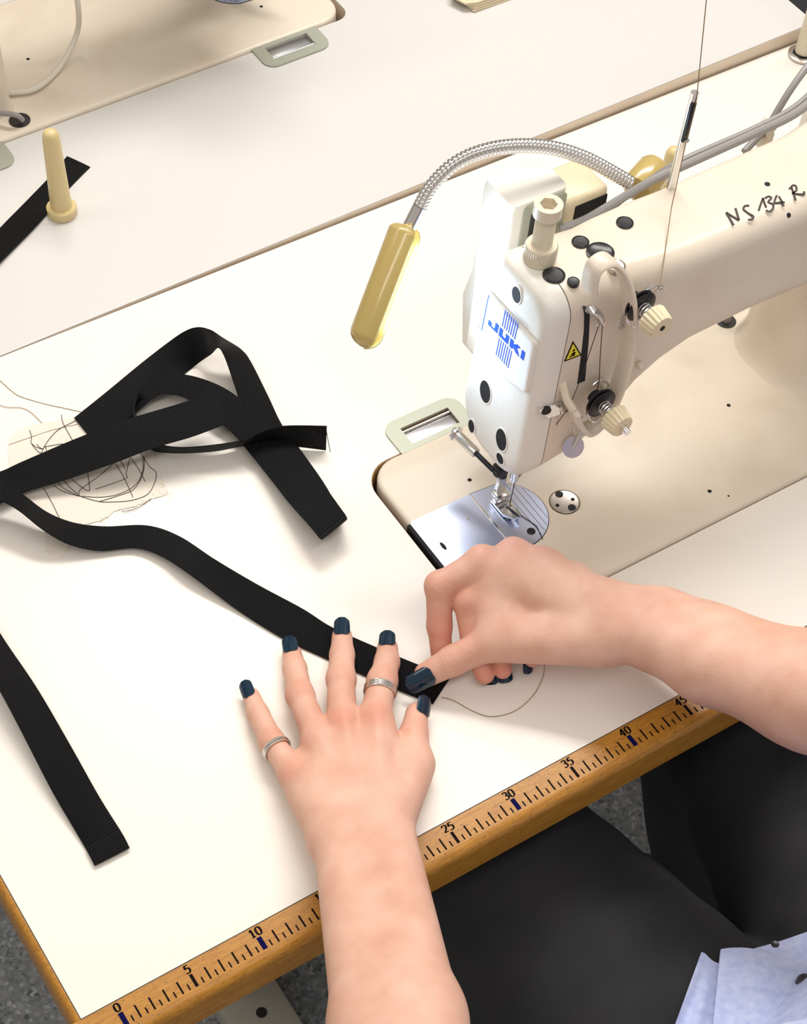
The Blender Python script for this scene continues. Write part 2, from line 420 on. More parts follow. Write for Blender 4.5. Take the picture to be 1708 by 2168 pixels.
# ledge carrying the bed inside the cut-out
obj('support_ledge', flat([(BX0-0.3, BY0-0.05), (BX0+2, BY0-0.05), (BX0+2, BY1+0.05), (BX0-0.3, BY1+0.05)], [], -3.9, -3.2), 'raw_board', tab)
def edge_profile(d):     # across the edge: offset outward, height
    r = 0.75
    pr = [(0.0, 0.0), (d-r, 0.0)]+[(d-r+r*math.sin(a), -r+r*math.cos(a)) for a in np.linspace(0.15, math.pi/2, 7)]
    pr += [(d, -3.5), (d-0.4, -4.0), (0.0, -4.0)]
    return pr
pr = edge_profile(2.65)
rings = [[(x, -p[0], p[1]) for p in pr] for x in (TX0-0.62, TX1)]
obj('front_edge', loft(rings), 'beech_edge', tab, label='orange beech front edge printed with a centimetre ruler')
pr2 = edge_profile(0.8)
obj('side_edge', loft([[(TX0-0.72*p[0], y, p[1]) for p in pr2] for y in (-0.0, TYR)]), 'beech_edge', tab, label='narrow beech strip along the left edge')
obj('seam_line', join([box((TX0-0.01, -0.035, -0.1), (TX1, 0.03, 0.006)), box((TX0-0.03, 0, -0.1), (TX0+0.03, TYR, 0.006))]), 'seam', tab)
# ruler print
ticks = []; blocks = []
for i in range(0, 141):
    x = i*0.5
    if x > 100: break
    if i % 20 == 0: blocks.append(box((x-0.17, -1.8, -0.02), (x+0.17, -0.86, 0.008)))
    elif i % 10 == 0: ticks.append(box((x-0.11, -1.8, -0.02), (x+0.11, -0.86, 0.008)))
    elif i % 2 == 0: ticks.append(box((x-0.062, -1.8, -0.02), (x+0.062, -0.88, 0.008)))
    else: ticks.append(box((x-0.05, -1.8, -0.02), (x+0.05, -1.36, 0.008)))
obj('ruler_tick', join(ticks), 'ink_black', tab, label='printed black ruler ticks', smooth=False)
for b_ in blocks: obj('ruler_block', b_, 'ink_blue', tab, smooth=False)
DIG = {'0': [([(.5, 1), (.2, .85), (.12, .5), (.2, .15), (.5, 0), (.8, .15), (.88, .5), (.8, .85), (.5, 1)], 1)],
       '1': [([(.5, 1), (.5, 0)], 0), ([(.2, .02), (.8, .02)], 0), ([(.18, .82), (.32, .88), (.5, 1)], 1)],
       '2': [([(.15, .78), (.25, .95), (.5, 1), (.78, .9), (.82, .7), (.6, .4), (.12, .06)], 1), ([(.1, .06), (.85, .08)], 0)],
       '3': [([(.15, .85), (.35, .98), (.6, .97), (.78, .8), (.7, .6), (.4, .53)], 1), ([(.4, .53), (.75, .45), (.85, .25), (.7, .06), (.4, 0), (.12, .12)], 1)],
       '4': [([(.68, 1), (.68, 0)], 0), ([(.68, 1), (.08, .3)], 0), ([(.05, .28), (.95, .28)], 0), ([(.45, .02), (.9, .02)], 0)],
       '5': [([(.28, .97), (.85, .97)], 0), ([(.3, .98), (.2, .55)], 0), ([(.2, .55), (.5, .64), (.8, .5), (.84, .26), (.65, .04), (.35, 0), (.12, .1)], 1)]}
for v in range(0, 105, 5):
    if v > 50: break
    t = str(v); wd = 0.42; hh = 0.58; gs = []
    for k, c in enumerate(t):
        ox = v - len(t)*wd/2*1.05 + k*wd*1.08
        for pts, sm in DIG[c]:
            gg = stroke2d([(ox+p[0]*wd, -0.74+p[1]*hh) for p in pts], 0.15, 0.07, 5, bool(sm))
            gs.append(map2d(gg, lambda a, b, h: (a, b, -0.005+h), 0.012))
    obj('ruler_numeral', join(gs), 'ink_black', tab, smooth=False)
# stand: two trestle ends with floor feet
def stand(root, x0, y0, y1):
    obj('stand_foot', box((x0, y0-2, -ZT+0.0), (x0+7.0, y1+2, -ZT+5.0), 0.6), 'stand_metal', root, label='grey beige metal foot bar')
    obj('stand_post', box((x0+0.6, (y0+y1)/2-3.5, -ZT+4.5), (x0+4.6, (y0+y1)/2+3.5, -5.5), 0.5), 'stand_metal', root)
    obj('stand_rail', box((x0, y0, -6.0), (x0+5.2, y1, -4.0), 0.3), 'stand_metal', root)
    for yy in (y0+15.3, y1-6):
        obj('bolt_hole', cyl((x0+3.7, yy, -ZT+4.98), (x0+3.7, yy, -ZT+5.06), 0.6, n=20), 'dark_hole', root)  # dark disc painted on the bar for the shade inside a hole
stand(tab, 17.6, 4, 50); stand(tab, 92, 4, 50)

# ================================================================== far sewing table (faces the other way)
ftab = thing('sewing_table', 'pale grey-white sewing table at the back pushed against the near one', 'table', (60, 81, -ZT))
FB0, FB1, FR = 64.85-47.63, 64.85, 77.25
FZ = lambda x: 0.05+(x-30)*0.0195          # the far top stands a little higher towards the right
fcut = rrect(FB0-g, FR-0.15, FB1+g+0.25, FR+17.95, [0.4, 0.4, 1.2, 1.4], 8)
fl_out = [(103.6, 54.05), (103.6, 106.5), (0.0, 106.5), (-7.0, 106.5), (-7.0, 54.05), (30.0, 54.05), (66.0, 54.05)]
FHH = [[(FB1-(a-BX0), FR+(BY1-b)) for a, b in h_] for h_ in HH]
FN = lambda dz: (lambda a, b: (a, b, FZ(a)+dz))
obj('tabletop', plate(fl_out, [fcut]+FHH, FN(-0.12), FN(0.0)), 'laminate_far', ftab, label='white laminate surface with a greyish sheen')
fl_core = [(103.6, 54.0), (103.6, 106.5), (0.0, 106.5), (-7.0, 106.5), (-7.0, 54.0), (30.0, 54.0), (66.0, 54.0)]
obj('board_core', plate(fl_core, [fcut]+FHH, FN(-4.0), FN(-0.125)), 'laminate_edge', ftab, label='beige edge band')
stand(ftab, 15, 58, 104); stand(ftab, 92, 58, 104)

# ================================================================== sewing machine
mach = thing('sewing_machine', 'cream industrial sewing machine with badge and handwritten number in the foreground', 'sewing machine', (BX0, BY1, 0.0), 'flat bed sewing machines')
def bed_ring(i, z): return [(a, b, z) for a, b in rrect(BX0+i, BY0+i, BX1-i, BY1-i, [max(1.0-i, .1), max(2.5-i, .1), max(.35-i*.5, .05), max(.35-i*.5, .05)], 7)]
BT = 0.28
obj('bed', loft([bed_ring(0.35, -3.1), bed_ring(0.02, -2.6), bed_ring(0.0, -0.15), bed_ring(0.05, 0.08), bed_ring(0.16, 0.2), bed_ring(0.34, BT)]), 'machine_paint', mach, sharp=50)
# slide plate and needle plate
sp = obj('slide_plate', flat(rrect(BX0+0.06, 16.3, 42.36, 22.72, [.1, .3, .1, .1], 4), [circle(37.83, 19.54, .16, 14, .42)], BT-.1, BT+.05), 'plate_steel', mach, label='polished slide plate coloured with a bluish lamp reflection')
obj('finger_slot', flat(circle(37.83, 19.54, .17, 14, .43), [], BT-.02, BT+.02), 'dark_hole', sp)
obj('pin', cyl((40.88, 20.75, BT), (40.88, 20.75, BT+.1), .1, n=12), 'chrome', sp)
obj('plate_slot', box((BX0-.18, 16.2, -0.6), (BX0+.05, 22.6, BT-.02)), 'dark_hole', mach)
arc = [(43.6+3.22*math.cos(a), 19.5+3.22*math.sin(a)) for a in np.linspace(-1.45, 1.22, 26)]
npl = [(42.42, 16.3)]+arc+[(42.42, 22.72)]
obj('plate_gap', flat([(43.6+(p[0]-43.6)*1.02, 19.5+(p[1]-19.5)*1.02) for p in npl], [], BT-.1, BT+.015), 'seam', mach)
ndl = obj('needle_plate', flat(npl, [[(43.55, 19.0), (43.75, 19.0), (43.75, 21.4), (43.55, 21.4)]], BT-.1, BT+.05), 'plate_steel', mach, label='round needle plate with engraved seam lines')
obj('gauge_line', join([box((x, 19.5-(10.3-(x-43.6)**2)**.5+.1, BT+.045), (x+.035, 19.5+(10.3-(x-43.6)**2)**.5-.1, BT+.056)) for x in (44.9, 45.35, 45.8, 46.25)]), 'seam', ndl)
obj('plate_rim', box((42.30, 16.4, BT+.04), (42.45, 22.6, BT+.075)), 'chrome', ndl)
def screw(parent, c, axis, r, mat='black_metal', name='screw', slot=True):
    c = np.array(c, float); d, u, v = frame_of(axis)
    s = obj(name, lathe([(r, -r*.4), (r, r*.12), (r*.8, r*.28)], c, axis, 20), mat, parent)
    if slot:
        e = r*.7
        q = [c+d*r*.25+u*a*e+v*b*r*.12 for a, b in ((-1, -1), (1, -1), (1, 1), (-1, 1))]; q2 = [p+d*r*.06 for p in q]
        obj('slot', (np.array(q+q2), [(0, 1, 2, 3), (4, 5, 6, 7), (0, 1, 5, 4), (1, 2, 6, 5), (2, 3, 7, 6), (3, 0, 4, 7)]), 'dark_hole', s)
    return s
screw(mach, (44.4, 17.35, BT+.05), (0, 0, 1), .33)
cap = obj('inspection_cap', lathe([(1.17, -.05), (1.17, .06), (1.08, .09), (1.0, .075), (.05, .075)], (48.33, 18.43, BT), (0, 0, 1), 36), 'nickel', mach, label='round nickel cap with two screws', sharp=15)
obj('cap_gap', flat(circle(48.33, 18.43, 1.22, 36), [], BT-.05, BT+.012), 'seam', mach)
for p, r in (((48.36, 19.22), .33), ((48.45, 17.66), .33)): screw(cap, (p[0], p[1], BT+.075), (0, 0, 1), r*.95)
for p in ((48.98, 18.28), (47.61, 18.4)): obj('cap_hole', flat(circle(p[0], p[1], .15, 14), [], BT+.05, BT+.095), 'dark_hole', cap)
for p, r in (((65.78, 19.93), .17), ((58.8, 13.63), .17), ((59.79, 12.51), .09), ((43.2, 23.93), .17)):
    obj('bed_hole', flat(circle(p[0], p[1], r, 14), [], BT-.1, BT+.008), 'dark_hole', mach)
# hinges at the rear of the bed
for hx in (40.15, 40.15+32.5):
    hz = 0.03
    hp = obj('hinge_plate', flat(rrect(hx, BY1-.1, hx+7.0, 32.15, [1.2, 1.2, .1, .1], 6), [[(hx+1.3, 29.35), (hx+5.8, 29.35), (hx+5.8, 31.15), (hx+1.3, 31.15)]], hz, hz+.12), 'hinge_metal', mach, label='grey metal hinge plate let into the tabletop')
    obj('hinge_bar', box((hx+1.32, 29.37, -.6), (hx+5.78, 30.65, -.1), .06), 'steel', hp)
    obj('hinge_pin', cyl((hx+1.3, 30.85, -.1), (hx+5.8, 30.85, -.1), .16, n=12), 'chrome', hp)
    obj('hinge_pocket', box((hx+1.35, 29.4, -1.6), (hx+5.75, 31.1, -.8)), 'nickel', hp)
# head, arm and pillar
def sec(x, y0, y1, z0, z1, r, warp=0.0):
    out = []
    for a, b in rrect(y0, z0, y1, z1, r, 8):           # order: rear-top, front-top, front-bottom, rear-bottom
        if a > 20.3 and warp > 0:
            s = np.interp(b, [7, 10, 16.5, 21, 25.2], [.84, .93, 1, .88, .60]); s = 1+(s-1)*warp; a = 20.3+(a-20.3)*s
        out.append((x, a, b))
    return out
HR = [1.6, 1.9, 3.0, 3.2]
YF = 16.75
secs = [sec(43.56, YF, 24.9, 7.0, 25.05, HR, 1), sec(46.0, YF, 24.7, 7.4, 25.05, HR, 1), sec(47.6, YF-.1, 24.2, 8.2, 25.05, HR, .9), sec(49.2, YF-.2, 23.8, 10.2, 25.05, [1.4, 1.7, 3.0, 3.0], .6),
        sec(50.6, YF-.35, 23.4, 12.5, 25.05, [1.3, 1.6, 2.8, 2.8], .3), sec(52.3, 16.2, 23.1, 14.2, 25.05, [1.2, 1.6, 2.6, 2.6]), sec(54.8, 16.1, 23.0, 15.2, 25.05, [1.2, 1.6, 2.6, 2.6]),
        sec(60, 16.0, 23.1, 15.6, 25.1, [1.2, 1.7, 2.6, 2.6]), sec(66, 15.9, 23.15, 15.5, 25.1, [1.2, 1.8, 2.6, 2.6]), sec(69, 15.9, 23.7, 14.6, 25.1, [1.2, 1.8, 2.6, 2.6]), sec(71.5, 16.2, 26.3, 11, 25.1, [1.2, 1.8, 2.0, 2.0]), sec(84.3, 16.2, 26.6, 11, 25.1, [1.2, 1.8, 2.0, 2.0])]
obj('arm', loft(secs), 'machine_paint', mach, sharp=50)
pil = []
for z, e in ((BT-.05, 1.0), (.45, .75), (1.0, .35), (2.0, .08), (4.0, 0), (13, 0), (16, -.1)):
    pil.append([(a, b, z) for a, b in rrect(70.95-e, 17.3-e, 84.0, 26.6+e*.6, [1.0, 3.2+e, 4.2+e, 1.0], 8)])
obj('pillar', loft(pil), 'machine_paint', mach, sharp=50)
obj('handwheel', lathe([(1.5, 0), (5.0, .3), (5.6, .8), (5.6, 2.2), (5.0, 2.7), (2.0, 3.0), (1.6, 3.6)], (84.6, 21, 17), (1, 0, 0), 36), 'black_plastic', mach)
# face cover
def inset(ring, x, s):
    c = np.array([x, 20.6, 16.0]); return [tuple(c+(np.array((x, p[1], p[2]))-c)*np.array([1, s[0], s[1]])) for p in ring]
r0 = sec(43.48, YF, 24.9, 7.0, 25.05, HR, 1)
fc = loft([inset(r0, 43.48, (1, 1)), inset(r0, 42.5, (1, 1)), inset(r0, 42.15, (.975, .99)), inset(r0, 41.88, (.93, .968)), inset(r0, 41.72, (.86, .935)), inset(r0, 41.66, (.76, .88)), inset(r0, 41.64, (.4, .5))])
FX = 41.65
cover = obj('face_cover', fc, 'cover_paint', mach, label='white textured face cover', sharp=60)
obj('cover_seam', loft([inset(r0, 43.45, (.985, .993)), inset(r0, 43.6, (.985, .993))]), 'dark_hole', mach)
for (y, z), ry, rz_ in (((20.17, 23.6), .46, .62), ((21.8, 13.02), .62, 1.0), ((19.3, 10.43), .62, 1.0), ((19.1, 8.6), .42, .45), ((22.75, 8.5), .36, .6)):
    hol = obj('cover_hole', plate(circle(y, z, ry, 22, rz_), [], lambda a, b: (FX+.35, a, b), lambda a, b: (FX-.06, a, b)), 'dark_hole', cover, label='dark oval opening')
    obj('hole_rim', plate(circle(y, z, ry+.1, 24, rz_+.12), [circle(y, z, ry, 24, rz_)], lambda a, b: (FX+.35, a, b), lambda a, b: (FX-.05, a, b)), 'cover_paint', hol)
# badge
bz = [(23.15, 21.75), (17.35, 21.75), (17.35, 17.05), (20.7, 16.15), (23.15, 17.45)]
def rounded(poly, r, k=4):
    out = []
    n = len(poly); P = [np.array(p, float) for p in poly]
    for i in range(n):
        a, b, c = P[i-1], P[i], P[(i+1) % n]; u = (a-b)/np.linalg.norm(a-b); v = (c-b)/np.linalg.norm(c-b)
        p0, p1 = b+u*r, b+v*r
        for t in np.linspace(0, 1, k+1): out.append(tuple((1-t)**2*p0+2*t*(1-t)*b+t*t*p1))
    return out
bd1 = rounded(bz, .35); c0 = np.array([20.4, 19.3])
bd2 = [tuple(c0+(np.array(p)-c0)*.965) for p in bd1]; bd3 = [tuple(c0+(np.array(p)-c0)*.93) for p in bd1]
BXF = FX-.30
badge = obj('badge', loft([[(FX+.3, a, b) for a, b in bd1], [(FX-.2, a, b) for a, b in bd1], [(BXF, a, b) for a, b in bd2]]), 'cover_paint', cover, label='raised maker badge')
obj('badge_panel', plate(bd3, [], lambda a, b: (BXF+.05, a, b), lambda a, b: (BXF-.015, a, b)), 'badge_white', badge)
def bpx(p):  # badge close-up measurements -> badge plane
    w = atx((990+p[0]*.12295, 600+p[1]*.12295), BXF-.02); return (w[1]-.12, w[2]-.0)
LOGO = [[(345, 600), (395, 655), (388, 705), (428, 752), (447, 745), (465, 650), (520, 703), (487, 842), (330, 685)],
        [(538, 728), (592, 780), (575, 870), (612, 922), (630, 922), (648, 843), (700, 895), (672, 1032), (512, 872)],
        [(722, 922), (777, 970), (768, 1025), (838, 1030), (892, 1092), (832, 1100), (868, 1245), (805, 1170), (765, 1078), (748, 1110), (698, 1062)],
        [(918, 1118), (972, 1170), (940, 1310), (888, 1255)]]
for L in LOGO: obj('badge_letter', plate([bpx(p) for p in L], [], lambda a, b: (BXF, a, b), lambda a, b: (BXF-.035, a, b)), 'logo_blue', badge, smooth=False)
ln = []
for i in range(7):
    t = i/6
    for a, b in (((632+220*t, 440+220*t), (575+212*t, 722+218*t)), ((530+210*t, 920+220*t), (470+203*t, 1210+225*t))):
        p, q = bpx(a), bpx(b)
        ln.append(plate([(p[0]-.04, p[1]), (p[0]+.04, p[1]), (q[0]+.04, q[1]), (q[0]-.04, q[1])], [], lambda a, b: (BXF, a, b), lambda a, b: (BXF-.03, a, b)))
p, q = bpx((342, 190)), bpx((222, 790))
ln.append(plate([(p[0]-.04, p[1]), (p[0]+.04, p[1]), (q[0]+.04, q[1]), (q[0]-.04, q[1])], [], lambda a, b: (BXF, a, b), lambda a, b: (BXF-.03, a, b)))
obj('badge_stripe', join(ln), 'logo_blue', badge, smooth=False)
# plugs and screws on the top
AT = 25.1
for (x, y), r, m_ in (((43.68, 19.24), .74, 'black_plastic'), ((46.98, 20.88), .58, 'black_plastic'), ((50.64, 20.93), .58, 'black_plastic'), ((47.54, 19.46), .93, 'black_plastic'), ((44.43, 18.15), .40, 'black_plastic'), ((47.7, 17.95), .62, 'nickel')):
    obj('oil_plug', lathe([(r, -.2), (r, .05), (r*.88, .09), (r*.8, .045), (r*.15, .03)], (x, y, AT), (0, 0, 1), 28), m_, mach)
# pressure regulator
reg = obj('pressure_regulator', lathe([(1.05, 0), (1.08, .12), (1.08, 1.15), (1.0, 1.25), (.75, 1.25)], (43.75, 20.95, AT), (0, 0, 1), 80, 40, .06, (1, 2)), 'pale_plastic', mach, label='cream knurled ring under the threaded screw', sharp=25)
thr = [(.68, 1.2)]
for i in range(17): thr += [(.68, 1.25+i*.14), (.63, 1.32+i*.14)]
thr += [(.66, 3.7)]
stem = obj('threaded_stem', lathe(thr, (43.75, 20.95, AT), (0, 0, 1), 28), 'pale_plastic', reg, sharp=20)
zc = AT+3.65
hexa = [(43.75+.58*math.cos(a), 20.95+.58*math.sin(a)) for a in np.linspace(0.4, 0.4+2*math.pi, 7)[:6]]
obj('socket_cap', join([flat(circle(43.75, 20.95, .92, 36), [hexa], zc, zc+.85), flat(circle(43.75, 20.95, .7, 20), [circle(43.75, 20.95, .38, 20)], zc+.02, zc+.4)]), 'pale_plastic', reg)
# lifter rod behind the head and the presser assembly
p0, p1 = np.array((42.05, 25.2, 5.3)), np.array((42.75, 20.9, 4.8)); dd = (p1-p0)/np.linalg.norm(p1-p0)
lift = obj('lifter_tube', lathe([(.5, 0), (.62, .15), (.62, .35), (.42, .45), (.42, 2.4), (.36, 2.5)], p0, dd, 24), 'chrome', mach)
obj('lifter_rod', cyl(p0+dd*2.4, p1, .2, n=14), 'black_metal', lift)
PB = (43.95, 21.15)
pb = obj('presser_bar', join([cyl((PB[0], PB[1], 3.2), (PB[0], PB[1], 9), .38, n=20), box((PB[0]-.75, PB[1]-.45, 3.7), (PB[0]+.2, PB[1]+.45, 4.6), .12)]), 'black_metal', mach)
screw(pb, (PB[0]-.72, PB[1]-.1, 4.0), (-1, -.1, 0), .38, 'black_metal')
ft_ = obj('presser_foot', join([box((PB[0]-.38, PB[1]-.16, 1.25), (PB[0]+.42, PB[1]+.22, 3.75), .07), box((PB[0]-.55, PB[1]-.75, 1.0), (PB[0]+.55, PB[1]+.3, 1.5), .1)]), 'chrome', mach, label='chrome presser foot')
sole = [(PB[0]-.66, PB[1]+.1), (PB[0]+.62, PB[1]+.1), (PB[0]+.62, PB[1]-1.6), (PB[0]+.35, PB[1]-2.55), (PB[0]+.14, PB[1]-2.6), (PB[0]+.14, PB[1]-1.0), (PB[0]-.08, PB[1]-1.0), (PB[0]-.08, PB[1]-2.6), (PB[0]-.35, PB[1]-2.55), (PB[0]-.66, PB[1]-1.6)]
def solz(dz): return lambda a, b: (a, b, .42+dz+max(0, (PB[1]-1.5-b))*.38)
obj('foot_sole', plate(sole, [], solz(0), solz(.22)), 'chrome', ft_)
obj('foot_hinge', cyl((PB[0]-.7, PB[1]-.35, 1.0), (PB[0]+.7, PB[1]-.35, 1.0), .22, n=14), 'chrome', ft_)
NB = (44.3, 20.15)
nb_ = obj('needle_bar', join([cyl((NB[0], NB[1], 5.2), (NB[0], NB[1], 9), .42, n=22), cyl((NB[0], NB[1], 3.6), (NB[0], NB[1], 5.25), .34, .36, n=22), cyl((NB[0]+.15, NB[1]-.1, 4.6), (NB[0]+.85, NB[1]-.35, 4.6), .16, n=12)]), 'chrome', mach)
obj('needle', cyl((NB[0], NB[1], .35), (NB[0], NB[1], 3.7), .04, .075, n=10), 'steel', nb_)
obj('bar_collar', cyl((NB[0], NB[1], 5.1), (NB[0], NB[1], 5.4), .5, n=22), 'black_metal', nb_)
obj('thread_hook', tube(smooth_path([(NB[0]+.5, NB[1]-.3, 6.6), (NB[0]+1.2, NB[1]-.6, 6.3), (NB[0]+1.35, NB[1]-.8, 5.7), (NB[0]+1.0, NB[1]-.9, 5.4), (NB[0]+.7, NB[1]-.8, 5.8)], 5), .1, 8), 'black_metal', nb_)
# take-up slot, lever, guard
slot = [aty(q, YF-.02) for q in ((1237, 652), (1249, 650), (1246, 720), (1238, 806), (1222, 813), (1231, 745), (1236, 700))]
obj('take_up_slot', plate([(p[0], p[2]) for p in slot], [], lambda a, b: (a, YF+.3, b), lambda a, b: (a, YF-.03, b)), 'dark_hole', mach, label='dark slot of the take-up lever')
lev = [aty((1240, 654), 17.4)]+[aty(q, 16.2) for q in ((1252, 656), (1266, 666), (1273, 682))]
tl = obj('take_up_lever', tube(smooth_path(lev, 5), [.3]*10+[.28]*3+[.24]*3, 10), 'steel', mach, label='grey curved take-up lever')
obj('lever_eye', tube([np.array(lev[-1])+np.array((.27*math.cos(a), 0, .27*math.sin(a)-.1)) for a in np.linspace(0, 2*math.pi, 13)[:-1]], .1, 8, True), 'chrome', tl)
GY = 15.45
gp = smooth_path([aty(q, GY) for q in ((1247, 618), (1251, 585), (1262, 562), (1288, 550), (1313, 572), (1329, 615), (1334, 665), (1328, 735), (1314, 800), (1290, 858), (1262, 897), (1240, 910), (1222, 893), (1214, 868))], 5)
rg = []
for i, p in enumerate(gp):
    t = gp[min(i+1, len(gp)-1)]-gp[max(i-1, 0)]; t /= np.linalg.norm(t); nrm = np.array([-t[2], 0, t[0]]); nrm /= np.linalg.norm(nrm)
    th = .17; dp = .62
    rg.append([p+nrm*a+np.array((0, b, 0)) for a, b in ((-th, -dp), (0, -dp-.1), (th, -dp), (th+.02, 0), (th, dp), (-th, dp), (-th-.02, 0))])
obj('take_up_guard', loft(rg), 'machine_paint', mach, label='cream looped guard over the take-up lever', sharp=60)
obj('guard_mount', tube(smooth_path([gp[-1], gp[-1]+np.array((-.2, .7, .6)), gp[-1]+np.array((-.1, 1.5, 1.4))], 4), .3, 8), 'pale_plastic', mach)
# tension units
def tension(x, z, yd, yk, stud):
    t = obj('tension_unit', lathe([(.5, 0), (.5, .5), (1.05, .6), (1.12, .7), (1.0, .78), (.75, .72), (1.0, .9), (1.12, .98), (1.0, 1.06), (.5, 1.1)], (x, yd+1.0, z), (0, -1, 0), 32), 'black_metal', mach, label='dark polished tension discs')
    coil = [(x+.42*math.cos(a), yd-.1-a*.035, z+.42*math.sin(a)) for a in np.linspace(0, 7*math.pi, 60)]
    obj('tension_spring', tube(coil, .07, 6), 'steel', t)
    obj('tension_knob', lathe([(.62, 0), (.98, .05), (1.02, .15), (.88, 1.05), (.8, 1.2), (.2, 1.22)], (x, yk+.55, z), (0, -1, 0), 72, 18, .075, (1, 2, 3)), 'cream_plastic', t, label='cream ribbed tension knob', sharp=25)
    if stud: obj('tension_stud', cyl((x, yk, z), (x, yk-1.25, z), .26, n=16), 'chrome', t)
    else: obj('knob_hole', flat(circle(0, 0, .2, 14), [], 0, .1) if False else cyl((x, yk, z), (x, yk-.69, z), .2, n=14), 'dark_hole', t)
    ck = [(x-.9, yd+.3, z-.2), (x-1.0, yd-.1, z-.8), (x-.5, yd-.2, z-1.3), (x+.1, yd, z-1.45)]
    obj('check_spring', tube(smooth_path(ck, 4), .06, 6), 'chrome', t)
    return t
tension(47.75, 24.0, 14.95, 13.45, False)
tension(46.3, 15.6, 15.0, 13.3, True)
# chrome thread guides
def wire(pts, r=.07, mat='chrome', name='thread_guide', k=5): return obj(name, tube(smooth_path(pts, k), r, 8), mat, mach)
wire([aty(q, 15.6) for q in ((1352, 632), (1365, 618), (1378, 608), (1398, 605), (1405, 610), (1396, 613), (1390, 610))], .07)
wire([aty(q, 15.6) for q in ((1373, 632), (1384, 620), (1392, 612))], .06)
a_ = [aty(q, 15.7) for q in ((1352, 634), (1372, 608), (1380, 618), (1366, 634))]
obj('guide_plate', plate([(p[0], p[2]) for p in a_], [], lambda a, b: (a, 15.65, b), lambda a, b: (a, 15.8, b)), 'steel', mach)
obj('guide_tab', plate([(47.1, 21.6), (47.75, 21.6), (47.75, 22.9), (47.1, 22.9)], [circle(47.42, 21.95, .16, 12)], lambda a, b: (a, 15.9, b), lambda a, b: (a, 15.75, b)), 'steel', mach)
br_ = [aty(q, 16.55) for q in ((1140, 868), (1165, 858), (1195, 850), (1208, 856), (1204, 868), (1180, 878), (1160, 885))]
obj('guide_bracket', plate([(p[0], p[2]) for p in br_], [], lambda a, b: (a, 16.8, b), lambda a, b: (a, 16.5, b)), 'chrome', mach)
screw(mach, aty((1156, 870), 16.45), (-.35, -1, 0), .36, 'black_metal')
wire([aty(q, 16.2) for q in ((1195, 848), (1208, 848), (1214, 858), (1206, 868), (1192, 872), (1186, 866))], .08)
wire([aty(q, 16.2) for q in ((1256, 815), (1268, 806), (1282, 808), (1288, 818), (1278, 826), (1262, 824))], .1)
obj('guide_roller', cyl(aty((1276, 832), 16.4), aty((1276, 822), 16.4)+np.array((0, -.5, 0)), .42, n=20), 'chrome', mach)
wire([aty(q, 16.3) for q in ((1210, 898), (1222, 890), (1240, 880))], .08)
dc = aty((1213, 946), 16.1); dn = np.array((-.25, -.72, .5))
obj('release_disc', lathe([(.2, -.1), (.78, -.08), (.82, 0), (.8, .05), (.2, .07)], dc, dn, 30), 'nickel', mach, label='round nickel disc on a chrome stem')
wire([dc+np.array((0, -.05, .1)), dc+np.array((.4, .1, .6)), dc+np.array((.9, .3, 1.3))], .14)
wire([aty(q, 16.4) for q in ((1213, 908), (1216, 922), (1212, 934), (1224, 925), (1236, 920))], .06)
wire([aty(q, 17.5) for q in ((1132, 972), (1142, 979), (1152, 976), (1166, 967))], .06)
obj('oil_nipple', lathe([(.25, 0), (.25, .25), (.12, .4)], aty((1352, 772), 16.3), (0, -1, 0), 14), 'machine_paint', mach)
# warning sticker
def tri(c, s): return [(c[0]+(p[0]-c[0])*s, c[1]+(p[1]-c[1])*s) for p in T3]
T3 = [(lambda w: (w[0], w[2]))(aty(q, YF-.03)) for q in ((1213, 722), (1194, 766), (1231, 752))]
c3 = (sum(p[0] for p in T3)/3, sum(p[1] for p in T3)/3)
stk = obj('warning_sticker', plate(tri(c3, 1), [], lambda a, b: (a, YF+.02, b), lambda a, b: (a, YF-.03, b)), 'ink_black', mach, label='small yellow triangular warning sticker', smooth=False)
obj('sticker_field', plate(tri(c3, .78), [], lambda a, b: (a, YF-.01, b), lambda a, b: (a, YF-.04, b)), 'sticker_yellow', stk, smooth=False)
obj('sticker_symbol', join([plate(circle(c3[0]+dx, c3[1]+dz, r, 12, r2), [], lambda a, b: (a, YF-.02, b), lambda a, b: (a, YF-.055, b)) for dx, dz, r, r2 in ((.02, .22, .1, .1), (.05, -.1, .17, .14), (-.15, -.25, .1, .07), (.1, -.3, .12, .05))]), 'ink_black', stk, smooth=False)
# thread post on the arm
px_, py_ = 55.55, 22.25
post = obj('thread_post', cyl((px_, py_, 24.9), (px_+.02, py_, 32.6), .3, .27, n=16), 'chrome', mach, label='slim chrome thread post')
obj('post_slot', box((px_-.32, py_-.33, 29.0), (px_+.12, py_-.1, 32.0), .05), 'black_metal', post)
obj('post_rivet', cyl((px_-.05, py_-.25, 29.2), (px_-.1, py_-.5, 29.2), .16, n=12), 'chrome', post)
